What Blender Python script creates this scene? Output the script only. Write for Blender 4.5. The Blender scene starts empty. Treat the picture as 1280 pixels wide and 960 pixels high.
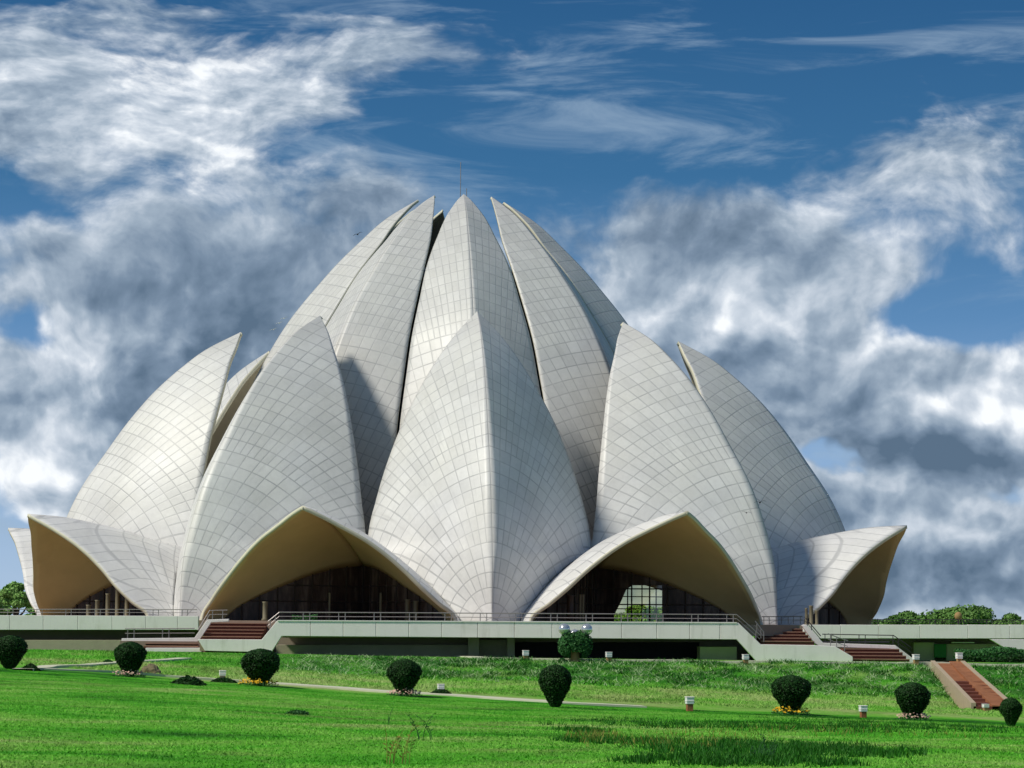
import bpy, bmesh, math, random
import numpy as np
from mathutils import Vector, Matrix, noise as mnoise
random.seed(7); rng = np.random.default_rng(7)
R_ = math.radians
scene = bpy.context.scene
col = scene.collection

# ------------------------------------------------------------------ camera
CD, CH, CF = 180.332, -0.42475, 2777.788
PITCH, YAW, ROLL, DELTA = 0.10751, 0.02428, 0.00833, 0.07463
cy_, sy_, cp, sp, cr, sr = math.cos(YAW), math.sin(YAW), math.cos(PITCH), math.sin(PITCH), math.cos(ROLL), math.sin(ROLL)
FH = Vector((sy_, cy_, 0)); RT = Vector((cy_, -sy_, 0)); UP = Vector((0, 0, 1))
FW = FH * cp + UP * sp; UC = -FH * sp + UP * cp
CR = RT * cr + UC * sr; CU = -RT * sr + UC * cr
EYE = Vector((0, -CD, CH))
cam_d = bpy.data.cameras.new('camera'); cam = bpy.data.objects.new('camera', cam_d); col.objects.link(cam)
M = Matrix((CR, CU, -FW)).transposed().to_4x4(); M.translation = EYE
cam.matrix_world = M
cam_d.sensor_width = 36; cam_d.lens = 36 * CF / 1280; cam_d.clip_end = 20000; cam_d.clip_start = .1
scene.camera = cam

def ray(px, py):
    return (FW * CF + CR * (px - 640) - CU * (py - 480)).normalized()
def at(px, py, d):
    r = ray(px, py); return EYE + r * (d / r.y)

# ------------------------------------------------------------------ light
SUN_AZ, SUN_EL = R_(-67), R_(47)          # azimuth measured from the viewer's side, towards the right
sdir = Vector((math.sin(SUN_AZ) * math.cos(SUN_EL), -math.cos(SUN_AZ) * math.cos(SUN_EL), math.sin(SUN_EL)))
sl = bpy.data.lights.new('sun', 'SUN'); sl.energy = 2.15; sl.angle = R_(9); sl.color = (1, .945, .83)
so = bpy.data.objects.new('sun', sl); col.objects.link(so)
so.rotation_euler = sdir.to_track_quat('Z', 'Y').to_euler(); so.location = (-80, -20, 90)
vs = scene.view_settings
vs.view_transform = 'Standard'; vs.look = 'None'; vs.exposure = 0.80; vs.gamma = 1; vs.use_curve_mapping = False

class NT:
    """small helper around a node tree"""
    def __init__(s, t): s.t = t; s.n = t.nodes; s.l = t.links
    def new(s, ty, **kw):
        n = s.n.new(ty)
        for k, v in kw.items(): setattr(n, k, v)
        return n
    def put(s, sock, v):
        if isinstance(v, (int, float)): sock.default_value = v
        elif isinstance(v, (tuple, list)):
            sock.default_value = tuple(v) if len(v) != 3 or len(sock.default_value) == 3 else (*v, 1)
        else: s.l.new(v, sock)
    def m(s, op, a, b=None, c=None, clamp=False):
        n = s.new('ShaderNodeMath', operation=op); n.use_clamp = clamp
        s.put(n.inputs[0], a)
        if b is not None: s.put(n.inputs[1], b)
        if c is not None: s.put(n.inputs[2], c)
        return n.outputs[0]
    def mix(s, f, a, b, mode='MIX'):
        n = s.new('ShaderNodeMix', data_type='RGBA', blend_type=mode)
        s.put(n.inputs[0], f); s.put(n.inputs[6], a); s.put(n.inputs[7], b); return n.outputs[2]
    def ramp(s, f, st, interp='LINEAR'):
        n = s.new('ShaderNodeValToRGB'); r = n.color_ramp; r.interpolation = interp
        while len(r.elements) < len(st): r.elements.new(.5)
        for e, (p, c) in zip(r.elements, st): e.position = p; e.color = (*c, 1) if len(c) == 3 else c
        s.put(n.inputs[0], f); return n.outputs[0]
    def sstep(s, a, b, x):
        n = s.new('ShaderNodeMapRange', interpolation_type='SMOOTHSTEP'); s.put(n.inputs[0], x)
        s.put(n.inputs[1], a); s.put(n.inputs[2], b); return n.outputs[0]
    def noise(s, vec, scale, det=6, rough=.55, dist=0, lac=2.0, dim='3D'):
        n = s.new('ShaderNodeTexNoise', noise_dimensions=dim); s.put(n.inputs['Vector'], vec); s.put(n.inputs['Scale'], scale)
        n.inputs['Detail'].default_value = det; n.inputs['Roughness'].default_value = rough
        n.inputs['Distortion'].default_value = dist; n.inputs['Lacunarity'].default_value = lac
        return n.outputs[0]
    def xyz(s, x, y, z=0.0):
        n = s.new('ShaderNodeCombineXYZ'); s.put(n.inputs[0], x); s.put(n.inputs[1], y); s.put(n.inputs[2], z); return n.outputs[0]
    def sep(s, v):
        n = s.new('ShaderNodeSeparateXYZ'); s.put(n.inputs[0], v); return n.outputs

# ------------------------------------------------------------------ sky with broken cloud
world = bpy.data.worlds.new('World'); scene.world = world; world.use_nodes = True
w = NT(world.node_tree); w.n.clear()
tc = w.new('ShaderNodeTexCoord').outputs['Generated']
X, Y, Z = w.sep(tc)
K = 27.778
U = w.m('MULTIPLY', w.m('ARCTAN2', X, Y), K)                 # azimuth from the north, in hundredths of arc units
V = w.m('MULTIPLY', w.m('ARCSINE', Z), K)                    # height above the horizon, same unit
def sky_uv(px, py):
    r = ray(px, py); return math.atan2(r.x, r.y) * K, math.asin(r.z) * K
# high clouds are drawn out sideways, low ones are round
hi = w.sstep(4.2, 7.4, V)
vs1 = w.m('ADD', V, w.m('MULTIPLY', w.m('POWER', w.m('MAXIMUM', w.m('SUBTRACT', V, 4.5), 0), 2.0), .30))
base = w.xyz(w.m('MULTIPLY', U, .95), vs1, 3.3)
wn = w.new('ShaderNodeTexNoise', noise_dimensions='2D'); w.put(wn.inputs['Vector'], base); wn.inputs['Scale'].default_value = .55; wn.inputs['Detail'].default_value = 4
wv = w.new('ShaderNodeVectorMath', operation='MULTIPLY_ADD'); w.put(wv.inputs[0], wn.outputs['Color']); wv.inputs[1].default_value = (.55, .55, .55); w.put(wv.inputs[2], base)
wb = wv.outputs[0]
def shifted(v, d):
    n = w.new('ShaderNodeVectorMath', operation='ADD'); w.put(n.inputs[0], v); n.inputs[1].default_value = d; return n.outputs[0]
def gauss(px, py, rx, ry, amp, acc):
    u0, v0 = sky_uv(px, py)
    a = w.m('MULTIPLY', w.m('SUBTRACT', Uw, u0), 100 / rx); b = w.m('MULTIPLY', w.m('SUBTRACT', Vw, v0), 100 / ry)
    q = w.m('MULTIPLY_ADD', b, b, w.m('MULTIPLY', a, a))
    e = w.m('EXPONENT', w.m('MULTIPLY', q, -1))
    return w.m('MULTIPLY_ADD', e, amp, acc)
wx, wy, wz = w.sep(wn.outputs['Color'])
Uw = w.m('MULTIPLY_ADD', w.m('SUBTRACT', wx, .5), 2.2, U); Vw = w.m('MULTIPLY_ADD', w.m('SUBTRACT', wy, .5), 1.2, V)
cov = .0
for g in [(180, 90, 420, 75, .36), (60, 170, 230, 70, .22), (560, 80, 180, 30, .16), (240, 210, 170, 70, .22), (170, 330, 200, 80, .26), (300, 400, 160, 110, .25),
          (60, 560, 130, 110, .30), (200, 470, 140, 110, .24), (470, 255, 70, 20, .10), (870, 290, 240, 90, .33), (980, 390, 190, 120, .30),
          (1215, 215, 120, 85, .36), (1160, 560, 180, 75, .36), (1250, 470, 60, 50, .2), (1180, 700, 220, 70, .36), (900, 470, 170, 80, .15),
          (660, 340, 130, 70, .12), (715, 152, 60, 9, .16), (950, 125, 40, 18, .2), (570, 187, 40, 9, .16), (380, 300, 120, 60, .10),
          (620, 145, 230, 60, -.42), (930, 110, 260, 80, -.55), (1130, 40, 250, 40, -.16), (430, 190, 60, 50, -.15), (1200, 385, 90, 65, -.55), (1235, 615, 60, 22, -.30), (1090, 545, 40, 50, -.25), (30, 415, 50, 30, -.3), (640, 520, 500, 200, .10), (1190, 735, 260, 40, .30), (120, 640, 160, 60, .16), (340, 330, 120, 60, .14), (460, 300, 90, 60, .10), (60, 720, 90, 30, -.1), (20, 240, 60, 45, -.3),
          (1065, 590, 55, 28, -.45), (5, 700, 50, 50, -.25), (640, 3, 900, 16, -.4), (480, 330, 60, 60, -.08), (1030, 150, 90, 30, -.2), (1040, 480, 30, 80, -.08)]:
    cov = gauss(*g, cov)
shade = .0
for g in [(200, 120, 260, 60, .35), (240, 215, 120, 55, .40), (80, 470, 90, 110, .30), (30, 600, 70, 60, .35), (960, 390, 120, 60, .50), (1080, 260, 110, 50, .35), (1215, 215, 110, 70, .20),
          (1230, 515, 90, 28, .55), (1120, 625, 60, 22, .35), (1200, 680, 90, 22, .35), (1270, 480, 50, 50, .4),
          (870, 270, 190, 70, -.30), (200, 350, 190, 60, -.18), (420, 300, 90, 60, -.25), (110, 440, 60, 25, .3), (330, 190, 70, 14, .35), (330, 440, 110, 60, -.2), (1150, 585, 130, 32, -.38), (1170, 735, 200, 35, -.28), (50, 100, 200, 40, .1), (150, 500, 60, 50, -.15)]:
    shade = gauss(*g, shade)
def billow(v, scale, det):
    n = w.new('ShaderNodeTexVoronoi', voronoi_dimensions='2D', feature='SMOOTH_F1'); w.put(n.inputs['Vector'], v); n.inputs['Scale'].default_value = scale
    n.inputs['Detail'].default_value = det; n.inputs['Roughness'].default_value = .5; n.inputs['Lacunarity'].default_value = 2.1
    n.inputs['Smoothness'].default_value = .6; n.normalize = True
    return w.m('SUBTRACT', 1, n.outputs['Distance'])
low = w.m('SUBTRACT', 1, w.sstep(2.8, 6.5, V))
def dens(v):
    a = w.m('ADD', w.m('MULTIPLY', w.noise(v, .45, 7, .56, .25, dim='2D'), .95), w.m('MULTIPLY', w.noise(v, 2.4, 5, .6, .2, dim='2D'), .13))
    b_ = w.m('ADD', w.m('MULTIPLY', w.noise(v, .42, 7, .55, .1, dim='2D'), .88), w.m('MULTIPLY', w.m('SUBTRACT', billow(v, .80, 3), .52), .80))
    return w.m('ADD', w.m('MULTIPLY', a, w.m('SUBTRACT', 1, w.m('MULTIPLY', low, .8))), w.m('MULTIPLY', b_, w.m('MULTIPLY', low, .8)))
d0 = dens(wb)
d1 = dens(shifted(wb, (-.13, .19, 0)))
dd = w.m('ADD', w.m('SUBTRACT', d0, .615), w.m('MULTIPLY', cov, .78))
crisp = w.m('MULTIPLY_ADD', low, -.16, .24)
alpha = w.sstep(-.08, crisp, dd)
thick = w.sstep(.05, .45, dd)
relief0 = w.m('MULTIPLY', w.m('SUBTRACT', d0, d1), w.m('MULTIPLY_ADD', low, .5, 2.4))
relief = w.m('ADD', relief0, w.m('MULTIPLY', w.m('SUBTRACT', w.noise(wb, 1.1, 4, .6, .2, dim='2D'), .5), .45))
br = w.m('ADD', w.m('ADD', w.m('MULTIPLY', w.m('MAXIMUM', shade, -.30), .85), relief), w.m('MULTIPLY_ADD', thick, -.24, .54), clamp=True)
cloud = w.ramp(br, [(0, (.060, .095, .142)), (.3, (.115, .160, .220)), (.55, (.205, .255, .315)), (.8, (.36, .40, .45)), (1, (.56, .58, .60))])
blue = w.ramp(w.m('DIVIDE', V, 9.0), [(0, (.25, .34, .46)), (.22, (.135, .235, .40)), (.42, (.048, .135, .275)), (.62, (.012, .078, .180)), (.86, (.004, .052, .140)), (1, (.002, .030, .095))])
st = w.new('ShaderNodeTexSky'); st.sky_type = 'NISHITA'; st.sun_disc = False; st.sun_elevation = SUN_EL
st.sun_rotation = math.atan2(sdir.x, sdir.y)
st.air_density = 1.0; st.dust_density = .6; st.ozone_density = 2.5
nish = w.mix(1.0, st.outputs[0], (.05, .05, .05), 'MULTIPLY')
clear = w.mix(.86, nish, blue)
veil = w.m('MULTIPLY', w.sstep(.48, .80, w.noise(w.xyz(w.m('MULTIPLY', U, .35), w.m('MULTIPLY', vs1, .9), 9.0), .9, 7, .62, .4, dim='2D')), .60)
clear = w.mix(veil, clear, (.20, .27, .35))
skyc = w.mix(w.m('MULTIPLY', alpha, w.sstep(-1.0, .1, V)), clear, cloud)
bg = w.new('ShaderNodeBackground'); w.put(bg.inputs[0], skyc); bg.inputs[1].default_value = 1.0
ow = w.new('ShaderNodeOutputWorld'); w.l.new(bg.outputs[0], ow.inputs[0])

# ------------------------------------------------------------------ materials
def mat(name, color=(.5, .5, .5), rough=.7, spec=.3, metal=0, var=.0, vscale=3.0, bump=0, bscale=20):
    m = bpy.data.materials.new(name); m.use_nodes = True; t = NT(m.node_tree)
    b = t.n['Principled BSDF']; b.inputs['Roughness'].default_value = rough
    b.inputs['Specular IOR Level'].default_value = spec; b.inputs['Metallic'].default_value = metal
    o = t.new('ShaderNodeTexCoord').outputs['Object']
    c = (*color, 1)
    if var:
        n = t.noise(o, vscale, 6, .6)
        f = t.m('MULTIPLY_ADD', t.m('SUBTRACT', n, .5), var * 4, 1.0)
        vm = t.new('ShaderNodeVectorMath', operation='SCALE'); vm.inputs[0].default_value = color; t.put(vm.inputs['Scale'], f)
        t.l.new(vm.outputs[0], b.inputs['Base Color'])
    else: b.inputs['Base Color'].default_value = c
    if bump:
        bn = t.new('ShaderNodeBump'); bn.inputs['Strength'].default_value = bump; bn.inputs['Distance'].default_value = .03
        t.put(bn.inputs['Height'], t.noise(o, bscale, 6, .6)); t.l.new(bn.outputs[0], b.inputs['Normal'])
    return m, t, b

def marble():
    m, t, b = mat('tiled_marble', rough=.42, spec=.35)
    uv = t.new('ShaderNodeUVMap', uv_map='tile').outputs[0]
    rho, phi, sid = t.sep(uv)
    H = 1.02
    q = t.m('DIVIDE', rho, H); row = t.m('FLOOR', q); fr = t.m('SUBTRACT', q, row)
    rr = t.m('ADD', row, .5)
    n = t.m('POWER', 2.0, t.m('ROUND', t.m('LOGARITHM', t.m('MULTIPLY', rr, 1.75), 2.0)))    # cells per radian: doubles with distance
    c = t.m('MULTIPLY', phi, n); ci = t.m('FLOOR', c); cf = t.m('SUBTRACT', c, ci)
    width = t.m('DIVIDE', t.m('MULTIPLY', rr, H), n)
    da = t.m('MULTIPLY', t.m('MINIMUM', fr, t.m('SUBTRACT', 1, fr)), H)
    db = t.m('MULTIPLY', t.m('MINIMUM', cf, t.m('SUBTRACT', 1, cf)), width)
    ja = t.m('SUBTRACT', 1, t.sstep(.018, .06, da)); jb = t.m('SUBTRACT', 1, t.sstep(.014, .05, db))
    o = t.new('ShaderNodeTexCoord').outputs['Object']
    fade = t.m('MULTIPLY_ADD', t.noise(o, .35, 4, .6), 1.5, -.1, clamp=True)
    joint = t.m('MULTIPLY', t.m('MAXIMUM', t.m('MULTIPLY', ja, .9), t.m('MULTIPLY', jb, .8)), fade)
    wn = t.new('ShaderNodeTexWhiteNoise', noise_dimensions='3D'); t.put(wn.inputs['Vector'], t.xyz(row, ci, 0.0))
    tone = t.m('MULTIPLY_ADD', wn.outputs['Value'], .11, .93)
    big = t.noise(o, .16, 5, .6); fine = t.noise(o, 2.6, 8, .65)
    tone = t.m('MULTIPLY', tone, t.m('MULTIPLY_ADD', big, .42, .79)); tone = t.m('MULTIPLY', tone, t.m('MULTIPLY_ADD', fine, .26, .87))
    # run-off streaks down the shell
    stv = t.xyz(t.m('MULTIPLY', phi, 26.0), t.m('MULTIPLY', rho, .13), 0.0)
    streak = t.sstep(.55, .80, t.noise(stv, 1.0, 5, .6))
    tone = t.m('MULTIPLY', tone, t.m('MULTIPLY_ADD', streak, -.20, 1.0))
    oz = t.sep(o)[2]; tone = t.m('MULTIPLY', tone, t.m('SUBTRACT', 1.06, t.m('MULTIPLY', oz, .0085)))      # tone darkens towards the top of the shells
    c0 = t.mix(t.noise(o, .3, 3), (.665, .665, .68), (.69, .68, .635))
    vm = t.new('ShaderNodeVectorMath', operation='SCALE'); t.put(vm.inputs[0], c0); t.put(vm.inputs['Scale'], tone)
    cc = t.mix(joint, vm.outputs[0], (.33, .335, .34))
    t.l.new(cc, b.inputs['Base Color'])
    bn = t.new('ShaderNodeBump'); bn.inputs['Strength'].default_value = .35; bn.inputs['Distance'].default_value = .03
    t.put(bn.inputs['Height'], t.m('SUBTRACT', t.m('MULTIPLY', fine, .4), joint)); t.l.new(bn.outputs[0], b.inputs['Normal'])
    return m
MARBLE = marble()
RIM = mat('shell_rim_concrete', (.62, .60, .47), .6, .3, 0, .08, 1.2)[0]
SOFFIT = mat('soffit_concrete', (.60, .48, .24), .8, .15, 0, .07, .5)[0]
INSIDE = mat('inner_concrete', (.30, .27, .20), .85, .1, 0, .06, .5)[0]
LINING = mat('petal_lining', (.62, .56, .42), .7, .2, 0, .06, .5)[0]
DARKGL = mat('dark_roof_glass', (.02, .03, .045), .2, .5)[0]
WHITE, t, b = mat('white_painted_concrete', (.84, .80, .77), .6, .3)
o = t.new('ShaderNodeTexCoord').outputs['Object']; gx, gy, gz = t.sep(o)
st_n = t.sstep(.50, .78, t.noise(t.xyz(t.m('MULTIPLY', gx, 2.6), gy, t.m('MULTIPLY', gz, .35)), 1.0, 6, .65)); bl_n = t.noise(o, .7, 6, .6)
cc = t.mix(t.m('MULTIPLY', st_n, .42), (.88, .82, .80), (.50, .47, .41)); cc = t.mix(t.m('MULTIPLY', t.sstep(.5, .75, bl_n), .30), cc, (.60, .60, .50)); t.l.new(cc, b.inputs['Base Color'])
PAVE = mat('sandstone_paving', (.30, .22, .17), .8, .2, 0, .08, 1.5)[0]
RED = mat('red_sandstone', (.17, .062, .042), .8, .15, 0, .16, 2.5, .3, 9)[0]
ORANGE = mat('orange_brick', (.30, .125, .060), .88, .12, 0, .22, 1.7, .6, 9)[0]
OLIVE = mat('weathered_stone', (.40, .38, .27), .85, .15, 0, .12, 1.0, .3, 6)[0]
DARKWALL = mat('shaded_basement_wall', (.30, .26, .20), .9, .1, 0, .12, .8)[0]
DARKDOOR = mat('dark_opening', (.012, .012, .014), .6, .2)[0]
STEEL = mat('dull_steel', (.30, .27, .27), .45, .4, .5)[0]
DSTEEL = mat('dark_steel', (.05, .045, .05), .5, .4, .3)[0]
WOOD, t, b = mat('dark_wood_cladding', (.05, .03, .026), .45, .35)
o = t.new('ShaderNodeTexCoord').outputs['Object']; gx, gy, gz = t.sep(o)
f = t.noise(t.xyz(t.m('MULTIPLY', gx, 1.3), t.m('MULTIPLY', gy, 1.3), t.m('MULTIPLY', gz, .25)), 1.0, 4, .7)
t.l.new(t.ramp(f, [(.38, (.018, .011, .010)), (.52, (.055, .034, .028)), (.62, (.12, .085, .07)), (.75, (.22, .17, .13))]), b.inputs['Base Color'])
FRAME = mat('bronze_frame', (.06, .045, .04), .5, .3)[0]
PALE = mat('pale_column', (.17, .15, .095), .6, .3, 0, .05)[0]
GLASSM = bpy.data.materials.new('tinted_glass'); GLASSM.use_nodes = True
t = NT(GLASSM.node_tree); t.n.clear(); o_ = t.new('ShaderNodeOutputMaterial'); mx = t.new('ShaderNodeMixShader'); tr = t.new('ShaderNodeBsdfTransparent'); gl = t.new('ShaderNodeBsdfGlossy')
tr.inputs[0].default_value = (.62, .60, .58, 1); gl.inputs['Roughness'].default_value = .05; mx.inputs[0].default_value = .10
t.l.new(tr.outputs[0], mx.inputs[1]); t.l.new(gl.outputs[0], mx.inputs[2]); t.l.new(mx.outputs[0], o_.inputs[0])
DAYGL = GLASSM.copy(); DAYGL.name = 'daylight_tint_glass'
[n for n in DAYGL.node_tree.nodes if n.type == 'BSDF_TRANSPARENT'][0].inputs[0].default_value = (.97, .95, .74, 1)  # yellow tint in the pane stands in for yellowish daylight beyond
CHROME = mat('mirrored_globe', (.75, .76, .74), .18, .5, .75)[0]
LAMPW = mat('white_lamp_glass', (.78, .80, .80), .35, .4)[0]
TERRA = mat('terracotta', (.33, .22, .10), .85, .1, 0, .1, 8)[0]
YEL = mat('yellow_petals', (.70, .42, .02), .6, .2)[0]
PINK = mat('pale_pink_petals', (.62, .42, .33), .6, .2)[0]
BIRD = mat('dark_feathers', (.03, .03, .035), .8, .1)[0]
BIRDW = mat('white_feathers', (.8, .8, .78), .8, .1)[0]
ROCK = mat('rough_rock', (.20, .17, .10), .9, .1, 0, .15, 4, .6, 9)[0]
BARK = mat('bark', (.09, .065, .04), .9, .1, 0, .15, 8)[0]
PATHM = mat('pale_concrete_path', (.58, .58, .44), .85, .15, 0, .08, 1.6)[0]

def leafmat(name, a, b, c=None):
    m, t, bs = mat(name, a, .6, .2)
    o = t.new('ShaderNodeTexCoord').outputs['Object']
    g = t.new('ShaderNodeNewGeometry')
    f = t.m('ADD', t.m('MULTIPLY', t.noise(o, 1.1, 3), .55), t.m('MULTIPLY', g.outputs['Random Per Island'], .5), clamp=True)
    t.l.new(t.ramp(f, [(.2, a), (.75, b)] + ([(1, c)] if c else [])), bs.inputs['Base Color'])
    return m
BUSHL = leafmat('clipped_bush_leaves', (.004, .020, .003), (.015, .070, .008))
BUSHC = mat('bush_core', (.004, .009, .003), .95, .05)[0]
IVY = leafmat('climber_leaves', (.015, .07, .012), (.05, .17, .045))
TREEL = leafmat('tree_leaves', (.045, .12, .022), (.13, .26, .055), (.22, .33, .11))
TREEP = leafmat('pale_tree_leaves', (.13, .30, .06), (.24, .42, .11), (.30, .48, .16))
TALL = leafmat('tall_grass_blades', (.010, .085, .004), (.03, .17, .010), (.10, .19, .03))
STRAW = leafmat('straw_blades', (.20, .38, .12), (.40, .52, .28))
DRY = leafmat('dry_stalks', (.14, .19, .03), (.30, .27, .06))

# ------------------------------------------------------------------ helpers
def tag(o, label=None, cat=None, group=None, kind=None):
    if label: o['label'] = label
    if cat: o['category'] = cat
    if group: o['group'] = group
    if kind: o['kind'] = kind
    return o
def empty(name, loc=(0, 0, 0)):
    o = bpy.data.objects.new(name, None); col.objects.link(o); o.location = loc; o.empty_display_size = .5; return o
def link(name, me, parent=None, mats=()):
    o = bpy.data.objects.new(name, me); col.objects.link(o)
    for m in mats: me.materials.append(m)
    if parent is not None:
        o.parent = parent
        off = parent.location if parent.parent is None else Vector((0, 0, 0))
        o.matrix_parent_inverse = Matrix.Translation(-off)      # children are written in world coordinates
    return o
class MB:
    def __init__(s): s.v = []; s.f = []; s.mi = []
    def add(s, vs_, fs, mi=0):
        k = len(s.v); s.v += [tuple(v) for v in vs_]; s.f += [tuple(i + k for i in f) for f in fs]; s.mi += [mi] * len(fs); return s
    def box(s, lo, hi, mi=0):
        (a, b, c), (d, e, f) = lo, hi
        return s.add([(a, b, c), (d, b, c), (d, e, c), (a, e, c), (a, b, f), (d, b, f), (d, e, f), (a, e, f)],
                     [(0, 3, 2, 1), (4, 5, 6, 7), (0, 1, 5, 4), (1, 2, 6, 5), (2, 3, 7, 6), (3, 0, 4, 7)], mi)
    def obox(s, c, ux, uy, hx, hy, z0, z1, mi=0):
        c = Vector(c); ux = Vector(ux).normalized(); uy = Vector(uy).normalized(); p = []
        for z in (z0, z1):
            for a, b in ((-1, -1), (1, -1), (1, 1), (-1, 1)):
                q = c + ux * hx * a + uy * hy * b; p.append((q.x, q.y, z))
        return s.add(p, [(0, 3, 2, 1), (4, 5, 6, 7), (0, 1, 5, 4), (1, 2, 6, 5), (2, 3, 7, 6), (3, 0, 4, 7)], mi)
    def prism(s, pts, off, mi=0):
        n = len(pts); off = Vector(off)
        vv = [Vector(p) for p in pts] + [Vector(p) + off for p in pts]
        return s.add(vv, [tuple(range(n)), tuple(range(2 * n - 1, n - 1, -1))] + [(i, n + i, n + (i + 1) % n, (i + 1) % n) for i in range(n)], mi)
    def tube(s, pts, r, n=6, mi=0, rs=None):
        pts = [Vector(p) for p in pts]; vs_ = []; fs = []
        for i, p in enumerate(pts):
            d = (pts[min(i + 1, len(pts) - 1)] - pts[max(i - 1, 0)]).normalized()
            a = d.cross(Vector((0, 0, 1)));  a = a if a.length > .05 else d.cross(Vector((1, 0, 0))); a.normalize(); b = d.cross(a)
            rr = rs[i] if rs else r
            for k in range(n):
                t_ = 2 * math.pi * k / n; vs_.append(p + a * rr * math.cos(t_) + b * rr * math.sin(t_))
        for i in range(len(pts) - 1):
            for k in range(n): fs.append((i * n + k, i * n + (k + 1) % n, (i + 1) * n + (k + 1) % n, (i + 1) * n + k))
        fs += [tuple(range(n))[::-1], tuple(range((len(pts) - 1) * n, len(pts) * n))]
        return s.add(vs_, fs, mi)
    def lathe(s, c, prof, n=20, mi=0):
        c = Vector(c); vs_ = []; fs = []
        for r, z in prof:
            for k in range(n):
                a = 2 * math.pi * k / n; vs_.append(c + Vector((r * math.cos(a), r * math.sin(a), z)))
        for i in range(len(prof) - 1):
            for k in range(n): fs.append((i * n + k, i * n + (k + 1) % n, (i + 1) * n + (k + 1) % n, (i + 1) * n + k))
        fs += [tuple(range(n))[::-1], tuple(range((len(prof) - 1) * n, len(prof) * n))]
        return s.add(vs_, fs, mi)
    def build(s, name, mats, parent=None, smooth=False):
        me = bpy.data.meshes.new(name); me.from_pydata(s.v, [], s.f)
        if not isinstance(mats, (list, tuple)): mats = [mats]
        me.polygons.foreach_set('material_index', s.mi)
        if smooth: me.polygons.foreach_set('use_smooth', [True] * len(s.f))
        me.update(); return link(name, me, parent, mats)

# ------------------------------------------------------------------ terrain
def crs(xs, ys, q):                     # smooth monotone-ish interpolation
    xs = np.asarray(xs, float); ys = np.asarray(ys, float); m = np.gradient(ys, xs)
    q = np.clip(q, xs[0], xs[-1]); i = np.clip(np.searchsorted(xs, q) - 1, 0, len(xs) - 2)
    h = xs[i + 1] - xs[i]; t_ = (q - xs[i]) / h
    return ((2*t_**3-3*t_**2+1)*ys[i] + (t_**3-2*t_**2+t_)*h*m[i] + (-2*t_**3+3*t_**2)*ys[i+1] + (t_**3-t_**2)*h*m[i+1])
TD = [-40, 0, 25, 60, 80, 92, 98, 106, 118, 124, 140, 400]
TL = [-2.0, -2.0, -2.03, -2.18, -2.32, -2.40, -2.36, -2.15, -1.97, -2.05, -2.35, -2.35]
TM = [-2.0, -2.0, -2.03, -2.75, -3.28, -3.58, -3.52, -3.0, -2.24, -2.3, -2.6, -2.6]
TR = [-2.0, -2.0, -2.05, -3.1, -3.95, -4.35, -4.30, -3.72, -2.30, -2.4, -2.75, -2.75]
def ground_z(x, y):
    x = np.asarray(x, float); y = np.asarray(y, float)
    d = y + CD; s = np.clip((x / np.maximum(d, 12) * 2778 + 573) / 1280, -.35, 1.35)
    zl, zm, zr = crs(TD, TL, d), crs(TD, TM, d), crs(TD, TR, d)
    a = np.clip(s * 2, -.3, 1); b = np.clip(s * 2 - 1, 0, 1.4)
    a = np.where(a > 0, a * a * (3 - 2 * a) * .45 + a * .55, a * .55)
    z = zl + (zm - zl) * a + (zr - zm) * b
    fade = np.clip((122 - d) / 12, 0, 1)
    z = z + fade * (.05 * np.sin(x * .31 + y * .17) * np.sin(y * .23 - 1) + .03 * np.sin(x * .9 + 2) * np.sin(y * .71))
    # cut in the bank for the brick stair
    xl = 25.0 - (y + 63.3) / (-16.7) * 1.9
    z = z - .55 * np.clip((x - xl + .5) / .5, 0, 1) * np.clip((xl + 2.0 - x) / .5, 0, 1) * ((y > -79.5) & (y < -63.3))
    # rough banks under the podium and the swell of long grass in the right foreground
    z = z + .10 * np.exp(-((d - 112) / 4.5) ** 2) * np.sin(x * 1.3 + y) * np.clip(s * 2 - .6, 0, 1)
    z = z - 0.012 * np.maximum(y - 160, 0) * (y < 400) - .012 * 240 * (y >= 400)
    return z
def hit(px, py):
    r = ray(px, py); lo = None; t0 = 5.0
    for i in range(4000):
        t1 = t0 + .1; p = EYE + r * t1
        if p.z < float(ground_z(p.x, p.y)):
            for _ in range(20):
                tm = (t0 + t1) / 2; p = EYE + r * tm
                if p.z < float(ground_z(p.x, p.y)): t1 = tm
                else: t0 = tm
            return EYE + r * t1
        t0 = t1
    return at(px, py, 120)

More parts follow.
